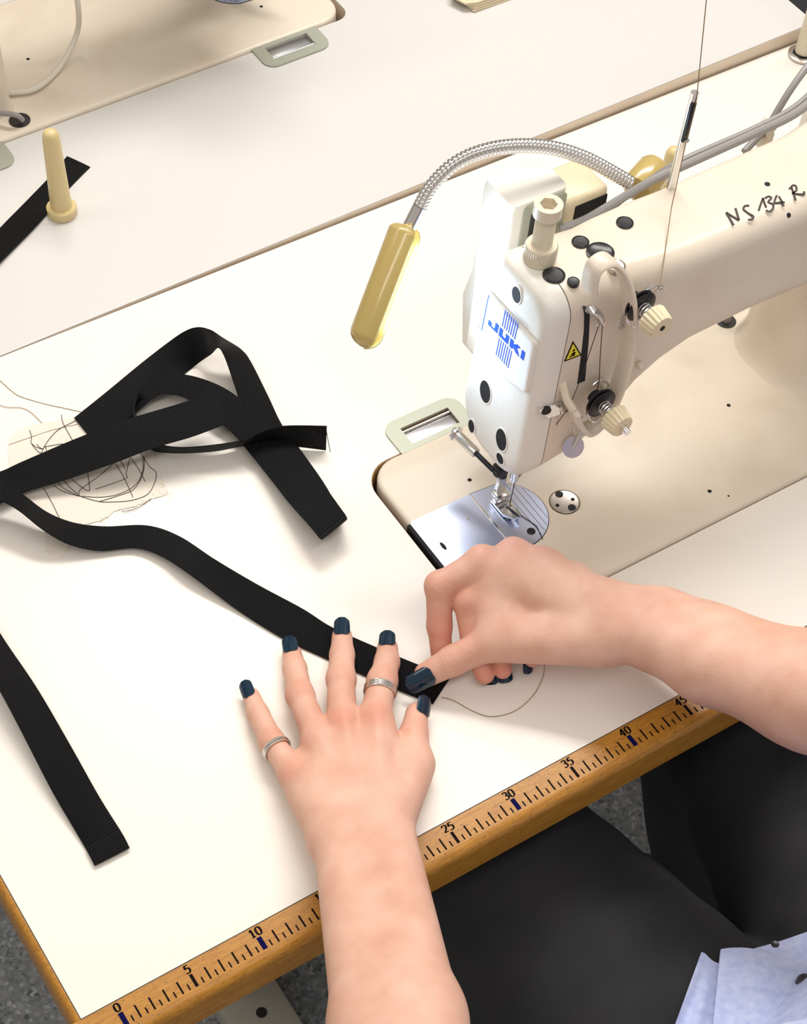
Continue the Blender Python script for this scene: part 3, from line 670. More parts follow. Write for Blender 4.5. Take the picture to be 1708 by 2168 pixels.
# boxes mounted behind the head
obj('switch_box', loft([[(a+ox, b, z) for a, b in rrect(45.6-dx, 26.6, 50.4, 30.0, .45, 5)] for z, dx, ox in ((9.0, .2, 0), (14.0, .7, 0), (16.0, .1, 0), (23.6, 0, 0), (24.0, -.25, 0))]), 'cover_paint', mach, label='cream box with a black rocker switch', sharp=50)
obj('switch_frame', plate(rrect(46.7, 17.2, 50.25, 23.75, .4, 5), [rrect(47.3, 18.5, 49.7, 23.0, .3, 5)], lambda a, b: (a, 26.75, b), lambda a, b: (a, 26.45, b)), 'hinge_metal', mach)
obj('rocker_switch', box((47.3, 26.35, 18.5), (49.7, 26.7, 23.0), .12), 'black_plastic', mach)
obj('drive_box', box((50.6, 26.9, 10), (54.6, 30.6, 22.1), .5, 3), 'cream_plastic', mach, label='cream box behind the switch box')
obj('box_opening', box((51.6, 26.8, 17.0), (54.4, 27.2, 21.5), .1), 'dark_hole', mach)
obj('bracket_strip', loft([[(x+dx, y, z+dz) for dx, dz in ((0, 0), (.25, 0), (.25, .3), (0, .3))] for x, y, z in ((43.0, 25.2, 15.6), (43.3, 25.1, 13.0), (43.6, 25.0, 10.0))]), 'black_metal', mach)
obj('mount_plate', box((43.5, 24.2, 12.0), (50.0, 27.0, 20.0), .3), 'machine_paint', mach)
obj('grommet', lathe([(.95, 0), (.95, .12), (.75, .2), (.35, .2)], (71.6, 27.5, BT-.15), (0, 0, 1), 24), 'rubber', mach)
obj('bed_cable', tube(smooth_path([(71.6, 27.5, .1), (71.8, 27.6, 3), (72.8, 28, 7), (74, 28.5, 11)], 6), .36, 10), 'grey_cable', mach)

# the far machine: same model turned round on the far table
fmach = copy_tree(mach)
fmach.name = 'sewing_machine'
fmach.location = (FB1*S, FR*S, (FZ(FB1)+.0+ZT)*S); fmach.rotation_euler = (0, 0.0195, math.pi)
for ch in list(fmach.children):
    if ch.name.startswith(('grommet', 'bed_cable')): bpy.data.objects.remove(ch)
BASE[fmach.name] = BASE[mach.name]
def to_far(geo):
    V, F = geo; V = np.array(V, float); return np.stack([BX0-(V[:, 0]-FB1), BY1-(V[:, 1]-FR), V[:, 2]-FZ(FB1)], 1), F
obj('rear_cover', to_far(loft([[(a, b, z) for a, b in rrect(24-e, 80.2-e, 31.6+e, 86+e, 1.0, 5)] for z, e in ((.9, .25), (1.4, .05), (2.5, 0), (20, .1), (22, -.3))])), 'machine_paint', fmach)
fmach['label'] = 'cream sewing machine on the far table, only bed and pillar foot in view'
# marker writing on the near arm
MK = [[(783, 1475), (735, 1395)], [(735, 1393), (775, 1418), (818, 1442)], [(818, 1442), (806, 1400), (795, 1365)],
      [(885, 1348), (858, 1350), (848, 1372), (880, 1398), (912, 1418), (903, 1438), (878, 1440)],
      [(948, 1378), (962, 1335), (975, 1300)], [(975, 1300), (985, 1332), (996, 1358)],
      [(988, 1300), (1012, 1288), (1030, 1298), (1010, 1325), (1040, 1338), (1042, 1365), (1018, 1387), (996, 1378)],
      [(1066, 1280), (1050, 1328), (1080, 1328), (1118, 1326)], [(1080, 1288), (1098, 1320), (1110, 1350)],
      [(1190, 1312), (1176, 1270), (1163, 1228)], [(1148, 1240), (1172, 1215), (1192, 1222), (1194, 1248), (1170, 1268), (1205, 1272), (1245, 1272), (1243, 1255)]]
mks = []
for st in MK:
    P = [at((1300+a*.3228, b*.3228), AT+.03) for a, b in st]
    gg = stroke2d([(p[0], p[1]) for p in P], .13, .13, 5, True); mks.append(map2d(gg, lambda a, b, h: (a, b, AT+.0+h), .05))
obj('marker_writing', join(mks), 'marker_ink', mach, label='handwritten black marker inscription', smooth=False)
p = at((1624, 390), AT); obj('arm_hole', flat(circle(p[0], p[1], .2, 14), [], AT-.3, AT+.03), 'dark_hole', mach)
p = at((1669, 455), 24.62); obj('arm_hole', lathe([(.17, -.25), (.17, .03), (.05, .035)], (p[0], 16.52, 24.6), (0, -.71, .71), 14), 'dark_hole', mach)

# ================================================================== gooseneck lamp
mt = aty((1340, 392), 26.0)
neck_q = [((1335, 388), 26.0), ((1290, 362), 26.8), ((1235, 334), 27.6), ((1170, 314), 28.4), ((1100, 309), 29.0), ((1030, 318), 29.4), ((965, 345), 29.7), ((915, 392), 29.9), ((890, 435), 30.0)]
np_ = smooth_path([aty(q, y) for q, y in neck_q], 22)
lamp = thing('gooseneck_lamp', 'chrome gooseneck work lamp with mustard tubular head beside the machine', 'lamp', tuple(mt))
cl = np.concatenate([[0], np.cumsum(np.linalg.norm(np.diff(np_, axis=0), axis=1))]); nr_ = int(cl[-1]/.3)
us = []; rr_ = []
for i in range(nr_):
    for f_, r_ in ((.0, .36), (.12, .45), (.35, .5), (.65, .5), (.88, .45)): us.append((i+f_)/nr_*cl[-1]); rr_.append(r_)
npr = np.stack([np.interp(us, cl, np_[:, k]) for k in range(3)], 1)
obj('gooseneck', tube(npr, rr_, 16), 'chrome', lamp, label='ribbed chrome gooseneck', sharp=80)
ls, le = aty((867, 480), 30.0), aty((775, 722), 27.2)
obj('ferrule', tube([np_[-1], np_[-1]*.5+(ls)*.5, ls], .5, 16), 'chrome', lamp)
ax = (le-ls)/np.linalg.norm(le-ls); Ln = np.linalg.norm(le-ls)
lit = np.array((43.8, 20.5, 1.0))-(ls+le)/2; lit = lit-ax*np.dot(lit, ax); lit /= np.linalg.norm(lit); tc_ = CAM-ls; tc_ = tc_-ax*np.dot(tc_, ax); lit = lit+.75*tc_/np.linalg.norm(tc_); lit /= np.linalg.norm(lit); sd = np.cross(ax, lit)
def half_shell(a0, a1, r_out, r_in, t0, t1, dome=True, n=22):
    rings = []; prof = [(t0, .55), (t0+.12, .8), (t0+.35, .97), (t0+.5, 1.0), (t1-1.0, 1.0)]
    if dome: prof += [(t1-1.0+1.0*math.sin(b), max(.04, math.cos(b))) for b in np.linspace(.2, math.pi/2, 7)]
    else: prof += [(t1, 1.0)]
    for t, s in prof:
        ring = []
        for k in range(n+1):
            a = a0+(a1-a0)*k/n; ring.append(ls+ax*t+(sd*math.cos(a)+lit*math.sin(a))*r_out*s)
        for k in range(n, -1, -1):
            a = a0+(a1-a0)*k/n; ring.append(ls+ax*min(t, t1-.12)+(sd*math.cos(a)+lit*math.sin(a))*r_in*s)
        rings.append(ring)
    return loft(rings)
obj('lamp_shade', half_shell(math.radians(35), math.radians(-215), 1.32, 1.2, 0, Ln+.5), 'lamp_plastic', lamp, label='mustard plastic tubular shade', sharp=50)
rimp = []
for sgn, ang in ((1, 35), (-1, 145)):
    seg = [(t, 1.28, math.radians(ang)) for t in np.linspace(.5, Ln-.5, 5)]+[(Ln-.5+.97*math.sin(b), 1.28*math.cos(b), math.radians(ang)) for b in np.linspace(.25, 1.45, 6)]
    rimp += seg if sgn > 0 else seg[::-1]
obj('lamp_rim', tube([ls+ax*t+(sd*math.cos(a)+lit*math.sin(a))*r for t, r, a in rimp], .09, 8), 'lamp_rim', lamp, label='translucent yellow rim')
cen = ls+ax*Ln*.5
bulb = loft([[ls+ax*t+sd*.75*a+lit*(.1+.25*b) for a, b in ((-1, 0), (1, 0), (1, 1), (-1, 1))] for t in (1.0, Ln-1.0)])
obj('led_strip', bulb, 'lamp_glow', lamp, label='bright white led strip')
ll = bpy.data.lights.new('lamp_led_light', 'AREA'); ll.shape = 'RECTANGLE'; ll.size = .06; ll.size_y = .015; ll.energy = 0.19; ll.color = (.58, .77, 1.0); ll.spread = math.radians(150)
lo_ = bpy.data.objects.new('lamp_led_light', ll); COL.objects.link(lo_)
pp = cen+lit*.55
Rl = Matrix((Vector(ax), Vector(np.cross(-lit, ax)), Vector(-lit))).transposed().to_4x4(); Rl.translation = Vector((pp[0]*S, pp[1]*S, (pp[2]+ZT)*S)); lo_.matrix_world = Rl
# base of the neck
bq = aty((1352, 392), 26.3)
obj('lamp_base', lathe([(.6, -.3), (1.15, 0), (1.25, .5), (1.25, 2.2), (1.1, 2.5), (.5, 2.55)], bq+np.array((-.1, 0, -.4)), (.9, .35, .15), 24), 'lamp_plastic', lamp, label='mustard clamp base')
obj('base_bracket', box((bq[0]-.5, 23.2, bq[2]-3.5), (bq[0]+2.2, 26.2, bq[2]-1.0), .2), 'machine_paint', lamp)

# cables along the back of the arm
def cable(q, r, mat, name, label, k=8, n=10):
    return obj(name, tube(smooth_path(q, k), r, n), mat, label=label, cat='cable')
cable([(49.95, 26.15, 20.8), (51.5, 25.5, 21.5), (53.5, 24.7, 23.0), (55.5, 23.95, 24.4), (58.5, 23.6, 25.0), (64, 23.6, 25.25), (68, 23.85, 25.35), (72, 25.0, 25.75), (80, 27.2, 25.9), (90, 28.5, 24)], .3, 'grey_cable', 'grey_cable', 'grey cable leaving the black rocker switch along the arm')
cable([(54.0, 26.7, 19.6), (54.8, 25.8, 21.6), (56.2, 24.9, 23.4), (58.2, 24.25, 24.75), (64, 24.2, 25.0), (68, 24.45, 25.15), (72, 25.6, 25.4), (80, 27.9, 25.4), (90, 29.2, 24)], .24, 'grey_cable', 'grey_cable', 'thinner grey cable running from the dark box opening')
clip = aty((1622, 275), 26.0)
cable([(65.2, 25.2, 22.0), (66.6, 25.6, 22.4), tuple(clip+np.array((0, 0, .15))), (69.8, 26.6, 24.6), (72.5, 27.6, 25.6), (76, 29, 25.4), (84, 30, 24)], .27, 'grey_cable', 'grey_cable', 'grey cable looping through the white clip behind the arm')
obj('cable_clip', join([tube([clip+np.array((0, .42*math.cos(a), .15+.42*math.sin(a))) for a in np.linspace(-.6, math.pi+.6, 14)], .16, 8), box(tuple(clip+np.array((-.55, -.45, -1.3))), tuple(clip+np.array((.55, .55, -.2))), .12), lathe([(.6, -.55), (.62, -.45), (.62, .45), (.6, .55)], clip+np.array((0, .05, .1)), (1, .35, .45), 18)]), 'white_cable', label='white plastic clip holding the grey cable', cat='cable clip')
# cable and cord of the far machine
cable([tuple(at(q, z)) for q, z in (((150, -60), 9), ((165, 10), 6), ((163, 70), 2.6), ((128, 140), .95), ((80, 185), .85), ((30, 196), .75), ((-40, 195), .7))], .26, 'white_cable', 'white_cable', 'pale cord lying on the bed of the far machine')
cable([tuple(at(q, z)) for q, z in (((48, 254), .9), ((35, 244), 1.6), ((5, 240), 1.5), ((-40, 235), 1.2))], .24, 'grey_cable', 'grey_cable', 'short grey cord entering the black grommet on the far bed')
obj('cord_grommet', lathe([(.95, 0), (.95, .14), (.75, .2), (.1, .16)], at((42, 256), FZ(31)+.27), (0, 0, 1), 24), 'rubber', label='black rubber grommet on the far machine bed', cat='grommet')

# ================================================================== head rest pegs, thread stand
def peg(base, h, lean, label):
    t = thing('head_rest_peg', label, 'peg', base, 'machine head rest pegs')
    obj('peg_shaft', lathe([(.98, .4), (.92, 1.0), (.74, h-1.0), (.70, h-.55), (.58, h-.22), (.35, h-.05), (.1, h)], base, lean, 26), 'peg_plastic', t)
    obj('peg_collar', lathe([(1.25, 0), (1.3, .1), (1.3, .75), (1.2, .85), (.9, .88)], base, lean, 28), 'peg_plastic', t)
    return t
peg(tuple(at((132, 452), FZ(29))), 8.6, (.0, .03, 1), 'cream plastic peg standing on the far table over the black strap')
peg((73.1, 39.2, 0), 9.2, (0, 0, 1), 'cream plastic peg mostly hidden behind the chrome thread post')
tsb = at((1698, 118), 0)
tst = thing('thread_stand', 'cream thread stand pole with dark washer at the upper right edge', 'thread stand', tuple(tsb))
obj('stand_washer', lathe([(1.3, 0), (1.42, .06), (1.42, .28), (1.25, .36), (.8, .38)], tsb, (0, 0, 1), 32), 'nickel', tst)
obj('stand_nut', lathe([(1.05, .3), (1.05, .5), (.9, .55)], tsb, (0, 0, 1), 6), 'black_metal', tst)
obj('stand_pole', cyl(tsb+np.array((0, 0, .3)), tsb+np.array((0, 0, 42)), .85, n=24), 'pale_plastic', tst)
dk = thing('motor_box', 'dark brown box past the far table at the upper right corner', 'box', (107, 59, -30))
obj('box_body', box((104.3, 57.5, -30), (118, 75, -1.2), .8, 3), 'brown_case', dk)
obj('box_lid', box((104.0, 57.2, -2.2), (118.3, 75.3, -.6), .5, 3), 'black_plastic', dk)
# folded canvas on the far table
fc_ = thing('folded_canvas', 'corner of folded beige canvas at the top edge of the far table', 'cloth', tuple(at((1010, 5), FZ(78))))
for i in range(4):
    q = [(957-i, -6), (984, 10), (1003+i*2, 26-i*6), (1086-i*4, -2-i*4), (1180, -40), (1100, -160), (960, -110)]
    P = [at(p, FZ(78)+.05+i*.22) for p in q]
    obj('canvas_layer', plate([(p[0], p[1]) for p in P], [], lambda a, b, i=i: (a, b, FZ(78)+.02+i*.22), lambda a, b, i=i: (a, b, FZ(78)+.2+i*.22)), 'canvas_cloth', fc_)

# ================================================================== webbing straps
def solve_edges(st, W=2.5):
    A = []; B = []
    for (qa, qb, za, s) in st:
        a = at(qa, za)
        if s is None or isinstance(s, tuple): b = at(qb, za if s is None else s[0])
        else:
            best = None
            for zb in np.linspace(za, max(za+s*2.6, 0.05) if s < 0 else za+s*2.6, 80):
                b_ = at(qb, zb); e = abs(np.linalg.norm(b_-a)-W)
                if best is None or e < best[0]-1e-6: best = (e, b_)
            b = best[1]
        A.append(a); B.append(b)
    return np.array(A), np.array(B)
def ribbon(st, k=7, th=.13):
    A, B = solve_edges(st); A = smooth_path(A, k); B = smooth_path(B, k)
    n = len(A); NW = 5
    C = (A+B)/2; L = np.concatenate([[0], np.cumsum(np.linalg.norm(np.diff(C, axis=0), axis=1))])
    T = np.gradient(C, axis=0); Nn = np.cross(T, B-A); Nn /= np.linalg.norm(Nn, axis=1)[:, None]+1e-9
    V = []; U = []
    for i in range(n):
        row = [A[i]+(B[i]-A[i])*t for t in np.linspace(0, 1, NW)]
        for sgn in (1, -1):
            for j in (range(NW) if sgn > 0 else range(NW-1, -1, -1)):
                e = .6 if j in (0, NW-1) else 1.0
                V.append(row[j]+Nn[i]*sgn*th/2*e); U.append((L[i], j/(NW-1)*2.5))
    m = 2*NW; F = []
    for i in range(n-1):
        for j in range(m): F.append((i*m+j, i*m+(j+1) % m, (i+1)*m+(j+1) % m, (i+1)*m+j))
    F.append(tuple(range(m-1, -1, -1))); F.append(tuple((n-1)*m+j for j in range(m)))
    return (np.array(V), F), np.array(U)
def strap(name, st, label, k=7):
    geo, U = ribbon(st, k); V = geo[0]
    return obj(name, geo, 'black_webbing', label=label, cat='strap', group='black webbing straps', uv=U, sharp=45, base=(V[:, 0].mean(), V[:, 1].mean(), max(0.0, V[:, 2].min())))
strap('webbing_strap', [((-75, 1210), (-75, 1330), 2.2, (2.6,)), ((0, 1341), (0, 1463), 1.3, (2.0,)), ((76, 1454), (45, 1548), .75, (1.5,)), ((147, 1575), (107, 1669), .4, (.8,)), ((210, 1687), (155, 1752), .2, (.35,)), ((257, 1762), (183, 1800), .14, (.16,)), ((274, 1794), (200, 1832), .14, (.14,))],
      'black webbing strap with a hemmed end in the lower left corner')
hs = bpy.data.objects['webbing_strap']; BASE[hs.name] = (hs.location[0]/S, hs.location[1]/S, hs.location[2]/S-ZT)
hg, hu = ribbon([((255, 1759), (182, 1797), .3, None), ((264, 1776), (191, 1815), .3, None), ((274.5, 1795), (200.5, 1833), .29, None)], 4)
obj('hem_fold', hg, 'black_webbing', hs, uv=hu)
st_ = [(at(a_, .38), at(b_, .38)) for a_, b_ in (((258, 1764), (186, 1802)),)]
obj('hem_stitch', join([tube([p*(1-t0)+q*t0, p*(1-t0-.05)+q*(t0+.05)], .025, 5) for p, q in st_ for t0 in np.arange(.04, .92, .09)]), 'black_plastic', hs)
strap('webbing_strap', [((449, 830), (474, 899), 3.2, None), ((380, 855), (405, 925), 3.1, None), ((267, 889), (323, 949), 2.8, None), ((156, 931), (243, 980), 2.2, None), ((51, 976), (130, 1019), 1.2, None), ((0, 999), (48, 1044), .8, None), ((-60, 1015), (-35, 1080), 1.0, None), ((-120, 1020), (-100, 1085), 1.9, None), ((-100, 990), (-90, 1050), 3.0, None), ((-50, 992), (-50, 1045), 3.0, None), ((0, 1013), (-3, 1058), 2.6, (3.0,)), ((48, 1047), (40, 1081), 1.9, 1), ((100, 1085), (89, 1120), 1.3, 1), ((156, 1107), (145, 1152), .7, 1), ((222, 1115), (211, 1166), .3, 1), ((311, 1113), (285, 1160), .2, 1), ((380, 1136), (340, 1177), .35, 1), ((455, 1185), (400, 1215), .55, 1), ((545, 1238), (503, 1292), .3, .5), ((640, 1289), (590, 1347), .15, None), ((702, 1328), (650, 1377), .12, None), ((790, 1368), (740, 1417), .12, None), ((881, 1406), (843, 1461), .12, None), ((954, 1433), (916, 1491), .12, None)],
      'long black webbing strap pressed flat by both hands')
strap('webbing_strap', [((692, 902), (690, 953), 2.6, -1), ((601, 902), (623, 945), 2.6, -1), ((552, 915), (560, 943), 2.5, -1), ((507, 934), (520, 943), 2.3, -1), ((400, 947), (445, 956), 2.0, -1), ((340, 941), (345, 958), 1.9, -1), ((300, 915), (308, 940), 1.7, -1), ((283, 880), (289, 884), 1.7, -1), ((286, 850), (290, 868), 1.7, -1), ((305, 815), (320, 846), 1.5, -1), ((338, 796), (345, 834), 1.35, -1), ((378, 792), (380, 838), 1.35, -1), ((427, 802), (410, 852), 1.3, None), ((480, 825), (440, 875), 1.2, None), ((534, 865), (490, 915), 1.0, None), ((578, 905), (525, 955), .9, None), ((632, 949), (565, 1005), 1.1, None), ((681, 1020), (612, 1065), 1.7, None), ((715, 1068), (652, 1110), 2.3, None), ((732, 1092), (676, 1139), 2.4, None), ((733, 1100), (680, 1141), 1.6, None), ((722, 1090), (668, 1128), .6, None), ((690, 1030), (625, 1070), .2, None), ((640, 958), (572, 1010), .2, None), ((597, 900), (535, 950), .25, None), ((567, 838), (510, 860), .5, 1), ((531, 767), (488, 790), 1.2, 1), ((510, 740), (474, 752), 1.9, 1), ((472, 716), (462, 736), 2.7, 1), ((445, 698), (446, 750), 3.0, -1), ((414, 693), (425, 765), 2.6, -1), ((378, 709), (395, 788), 2.1, -1), ((311, 760), (329, 838), 1.3, None), ((222, 833), (262, 893), .45, None), ((157, 885), (190, 925), .2, None)],
      'crumpled black webbing strap looped in a pile on the fabric scrap', k=8)
zf = FZ(30)+.12
strap('webbing_strap', [((142, 331), (191, 354), zf, None), ((102, 378), (145, 400), zf, None), ((50, 432), (75, 480), zf, None), ((0, 483), (0, 556), zf, None), ((-70, 560), (-70, 630), zf, None)],
      'black webbing strap lying under the peg on the far table')

# ================================================================== fabric scrap and threads
out_q = [(18, 932), (60, 902), (110, 893), (180, 876), (255, 868), (300, 905), (330, 968), (348, 1030), (352, 1045), (318, 1058), (285, 1072), (248, 1080), (222, 1098), (200, 1106), (150, 1120), (145, 1165), (120, 1172), (98, 1168), (92, 1120), (52, 1060), (25, 1000)]
P = smooth_path([at(q, .06) for q in out_q], 4, True)
rs = random.Random(2)
P = [(p[0]+rs.uniform(-.06, .06), p[1]+rs.uniform(-.06, .06)) for p in P]
scr = thing('fabric_scrap', 'frayed off-white fabric scrap sewn with dark thread under the strap pile', 'fabric', tuple(at((200, 1000), 0)))
obj('scrap_sheet', plate(P, [], lambda a, b: (a, b, .02), lambda a, b: (a, b, .07+.015*math.sin(a*2.3)*math.sin(b*1.9))), 'scrap_cloth', scr, sharp=80)
fr = []
for i in range(70):
    p = np.array(P[rs.randrange(18, 64) % len(P)]); d = np.array((rs.uniform(-.5, .5), rs.uniform(-.5, .3))); d = d/np.linalg.norm(d)*rs.uniform(.2, .8)
    fr.append(tube(smooth_path([(p[0], p[1], .06), (p[0]+d[0]*.5+rs.uniform(-.1, .1), p[1]+d[1]*.5, .1), (p[0]+d[0], p[1]+d[1], .04)], 3), .012, 4))
obj('frayed_edge', join(fr), 'scrap_cloth', scr, kind='stuff')
z8 = lambda pts: [(a*.2225, 780+b*.2225) for a, b in pts]
TH = [[(585, 438), (600, 520), (690, 683)], [(715, 500), (560, 580), (470, 670), (420, 745), (383, 803), (300, 715), (300, 650), (282, 588)], [(302, 715), (340, 745), (405, 765), (420, 740)], [(350, 720), (375, 750), (410, 765)], [(420, 745), (600, 715)], [(430, 740), (443, 780)],
      [(1145, 880), (1170, 915), (1187, 955)], [(1090, 890), (1180, 1040), (1265, 1225)], [(905, 1150), (1195, 1048), (1200, 1000), (1235, 850)], [(1245, 850), (1320, 960), (1380, 1073)], [(1335, 800), (1420, 930), (1485, 990), (1470, 1090), (1400, 1200), (1250, 1255), (1080, 1270), (935, 1265), (760, 1215)],
      [(1355, 830), (1360, 960), (1320, 1070), (1240, 1145), (1100, 1205), (940, 1225), (780, 1215)], [(1370, 840), (1370, 950), (1335, 1060), (1265, 1155), (1130, 1210), (940, 1268)], [(835, 995), (850, 1110), (848, 1163), (790, 1140), (680, 1050)], [(1075, 905), (960, 1010), (850, 1090), (760, 1160), (750, 1212)],
      [(510, 1110), (600, 1170), (755, 1215)], [(555, 1090), (620, 1150), (755, 1215)], [(610, 1070), (680, 1145), (765, 1215)], [(415, 1140), (490, 1270), (565, 1422)], [(1155, 1360), (1240, 1350), (1340, 1310), (1435, 1240)]]
for st in TH: obj('stitched_thread', tube(smooth_path([at(q, .11) for q in z8(st)], 5), .024, 5), 'thread_dark', scr)
obj('stitched_thread', tube(smooth_path([at(q, .1) for q in z8([(85, 725), (260, 665), (420, 610), (560, 570), (740, 530)])], 5), .018, 5), 'thread_tan', scr)
obj('loose_thread', tube(smooth_path([at(q, .05) for q in z8([(-80, 40), (0, 115), (100, 205), (190, 265), (400, 330), (600, 375), (770, 412)])], 6), .025, 5), 'thread_tan', label='long tan thread running into the left end of the strap pile', cat='thread', group='loose threads')
obj('loose_thread', tube(smooth_path([at(q, .08) for q in z8([(-80, 320), (0, 350), (80, 370), (200, 375), (290, 415), (400, 520)])], 6), .025, 5), 'thread_tan', label='short tan thread at the left edge above the fabric scrap', cat='thread', group='loose threads')
obj('loose_thread', tube(smooth_path([at(q, z) for q, z in (((690, 905), 2.6), ((693, 925), 1.6), ((699, 957), .3))], 5), .03, 5), 'thread_dark', label='thread end hanging from the cut end of the crumpled strap', cat='thread', group='loose threads')
obj('loose_thread', tube(smooth_path([at(q, z) for q, z in (((935, 1476), .2), ((960, 1483), .1), ((1000, 1505), .06), ((1040, 1517), .06), ((1090, 1505), .06), ((1130, 1470), .1), ((1150, 1430), .3), ((1152, 1400), .8))], 7), .028, 5), 'thread_tan', label='tan thread trailing from the held strap end below the right hand', cat='thread', group='loose threads')
# sewing thread path
tp = [tuple(atx((1500, -40), 56.3)), tuple(atx((1495, 0), 56.2)), (px_, py_-.3, 32.3), (px_-.05, py_-.35, 29.2), tuple(aty((1421, 440), 20.0)), tuple(aty((1397, 605), 15.6)), tuple(aty((1366, 640), 15.2))]
def polyt(pts, r, n=6): return tube(np.vstack([np.linspace(np.array(pts[i]), np.array(pts[i+1]), 4)[:-1] for i in range(len(pts)-1)]+[np.array([pts[-1]])]), r, n)
yv = 15.9
obj('needle_thread', polyt(tp, .035), 'thread_tan', label='upper thread coming down through the chrome post to the tension', cat='thread')
t2 = [tuple(aty(q, yv)) for q in ((1268, 686), (1240, 770), (1225, 812), (1203, 866))]+[tuple(aty((1188, 884), 16.5)), tuple(aty((1118, 985), 18.3))]+[(NB[0]+.6, NB[1]-.6, 5.6), (NB[0], NB[1]-.1, 3.2), (NB[0], NB[1]-.05, .7), (NB[0]+.3, NB[1]-1.2, .42), (NB[0]+.75, NB[1]-2.6, .36), (NB[0]+.4, NB[1]-3.9, .36)]
obj('needle_thread', polyt(t2, .03), 'thread_dark', label='dark thread from the take-up lever down to the needle', cat='thread')
t3 = [tuple(aty(q, yv)) for q in ((1275, 688), (1270, 760), (1268, 808), (1262, 835), (1240, 878))]
obj('needle_thread', polyt(t3, .03), 'thread_dark', label='dark thread from the take-up lever to the lower tension', cat='thread')

# ================================================================== the person
per = thing('person', 'seated person in dark trousers and light blue shirt holding the strap with both hands', 'person', (46, -28, -ZT))
def off(p, d): return np.array(p, float)+np.array(d, float)
class Hand: pass
def build_hand(J, radii, wrist, forearm, carp, extra, thumb_k=.55):
    fingers = []
    for nme in ('pinky', 'ring', 'middle', 'index', 'thumb'):
        fingers.append((nme, J[nme], radii[nme]))
    def fn(P):
        palm = None
        for a, b, ra, rb in forearm:
            d = rc(P, a, b, ra, rb); palm = d if palm is None else smin(palm, d, 1.6)
        for nme, j, r in fingers:
            d = rc(P, carp[nme], j[0], r[4], r[0]); palm = smin(palm, d, 1.0)
        for a, b, ra, rb, k in extra:
            palm = smin(palm, rc(P, a, b, ra, rb), k)
        F = None
        for nme, j, r in fingers:
            d = rc(P, j[0], j[1], r[0]*.97, r[1]*.93)
            mid = (np.array(j[1])*.5+np.array(j[0])*.5)
            if nme != 'thumb': d = smin(d, rc(P, np.array(j[1])*.97+mid*.03, j[1], r[1], r[1]), .3)
            d = smin(d, rc(P, j[1], j[2], r[1]*.95, r[2]), .35)
            if len(j) > 3: d = smin(d, rc(P, j[2], j[3], r[2]*.97, r[3]), .3)
            F = d if F is None else smin(F, d, .10)
        return smin(palm, F, thumb_k)
    return fn
# ---- left hand, flat on the strap
LJ = dict(pinky=[at((622, 1640), 1.75), at((575, 1570), 1.35), at((547, 1512), 1.0), at((532, 1474), .75)],
          ring=[at((675, 1570), 1.9), at((635, 1472), 1.55), at((624, 1416), 1.1), at((618, 1384), .8)],
          middle=[at((724, 1535), 2.0), at((722, 1437), 1.65), at((724, 1386), 1.2), at((724, 1348), .95)],
          index=[at((793, 1525), 2.0), at((809, 1442), 1.65), at((819, 1402), 1.25), at((820, 1372), 1.0)],
          thumb=[at((880, 1615), 1.55), at((876, 1554), 1.25), at((882, 1511), 1.0)])
LR = dict(pinky=(.98, .88, .76, .62, 1.1), ring=(1.08, .98, .84, .70, 1.2), middle=(1.12, 1.02, .88, .74, 1.25), index=(1.14, 1.06, .90, .76, 1.25), thumb=(1.2, 1.02, .80, 0, 1.35))
LW = at((775, 1790), 3.3)
lat = np.array((.94, -.34, 0.0))      # across the left hand towards the thumb
LC = dict(pinky=LW-lat*1.7+np.array((.2, .6, -.2)), ring=LW-lat*.6+np.array((.2, .8, .05)), middle=LW+lat*.3+np.array((.2, .8, .1)), index=LW+lat*1.4+np.array((.2, .7, .05)), thumb=LW+lat*1.9+np.array((0, 1.2, -.7)))
fa_d = at((840, 2168), 8.0); el = fa_d+(fa_d-LW)*.75
latF = np.array((.93, -.30, .15))
LF = [(LW-lat*1.62, fa_d-latF*1.25, 1.78, 2.55), (LW+lat*1.55, fa_d+latF*1.25, 1.78, 2.6), (fa_d-latF*1.25, el-latF*1.0, 2.55, 3.1), (fa_d+latF*1.25, el+latF*1.0, 2.6, 3.2)]
LE = [(at((668, 1672), 2.0), at((712, 1772), 2.9), 1.75, 1.85, 1.1), (LC['thumb'], LJ['thumb'][0]+np.array((-.9, -.6, 0)), 1.6, 1.2, 1.2), (LJ['index'][0]+np.array((-.1, -.8, -.2)), LJ['thumb'][0]+np.array((-1.3, .2, 0)), .9, .8, 1.2)]
for a, b in (('pinky', 'ring'), ('ring', 'middle'), ('middle', 'index')):
    m0 = (LJ[a][0]*.72+LJ[a][1]*.28)*.5+(LJ[b][0]*.72+LJ[b][1]*.28)*.5
    LE.append((m0+np.array((0, -.5, -.25)), (LJ[a][0]+LJ[b][0])/2+np.array((0, -1.5, -.2)), .55, 1.0, .7))
for nme in ('pinky', 'ring', 'middle', 'index'):     # knuckles and tendons
    k0 = LJ[nme][0]+np.array((0, 0, .22)); LE.append((k0, k0+np.array((0, -.2, 0)), LR[nme][0]*.86, LR[nme][0]*.8, .35))
    c0_ = LC[nme]+np.array((0, 0, 1.18)); LE.append((k0+np.array((0, -.3, .68)), k0*.45+c0_*.55, .22, .16, .45))
Lfn = build_hand(LJ, LR, LW, LF, LC, LE)
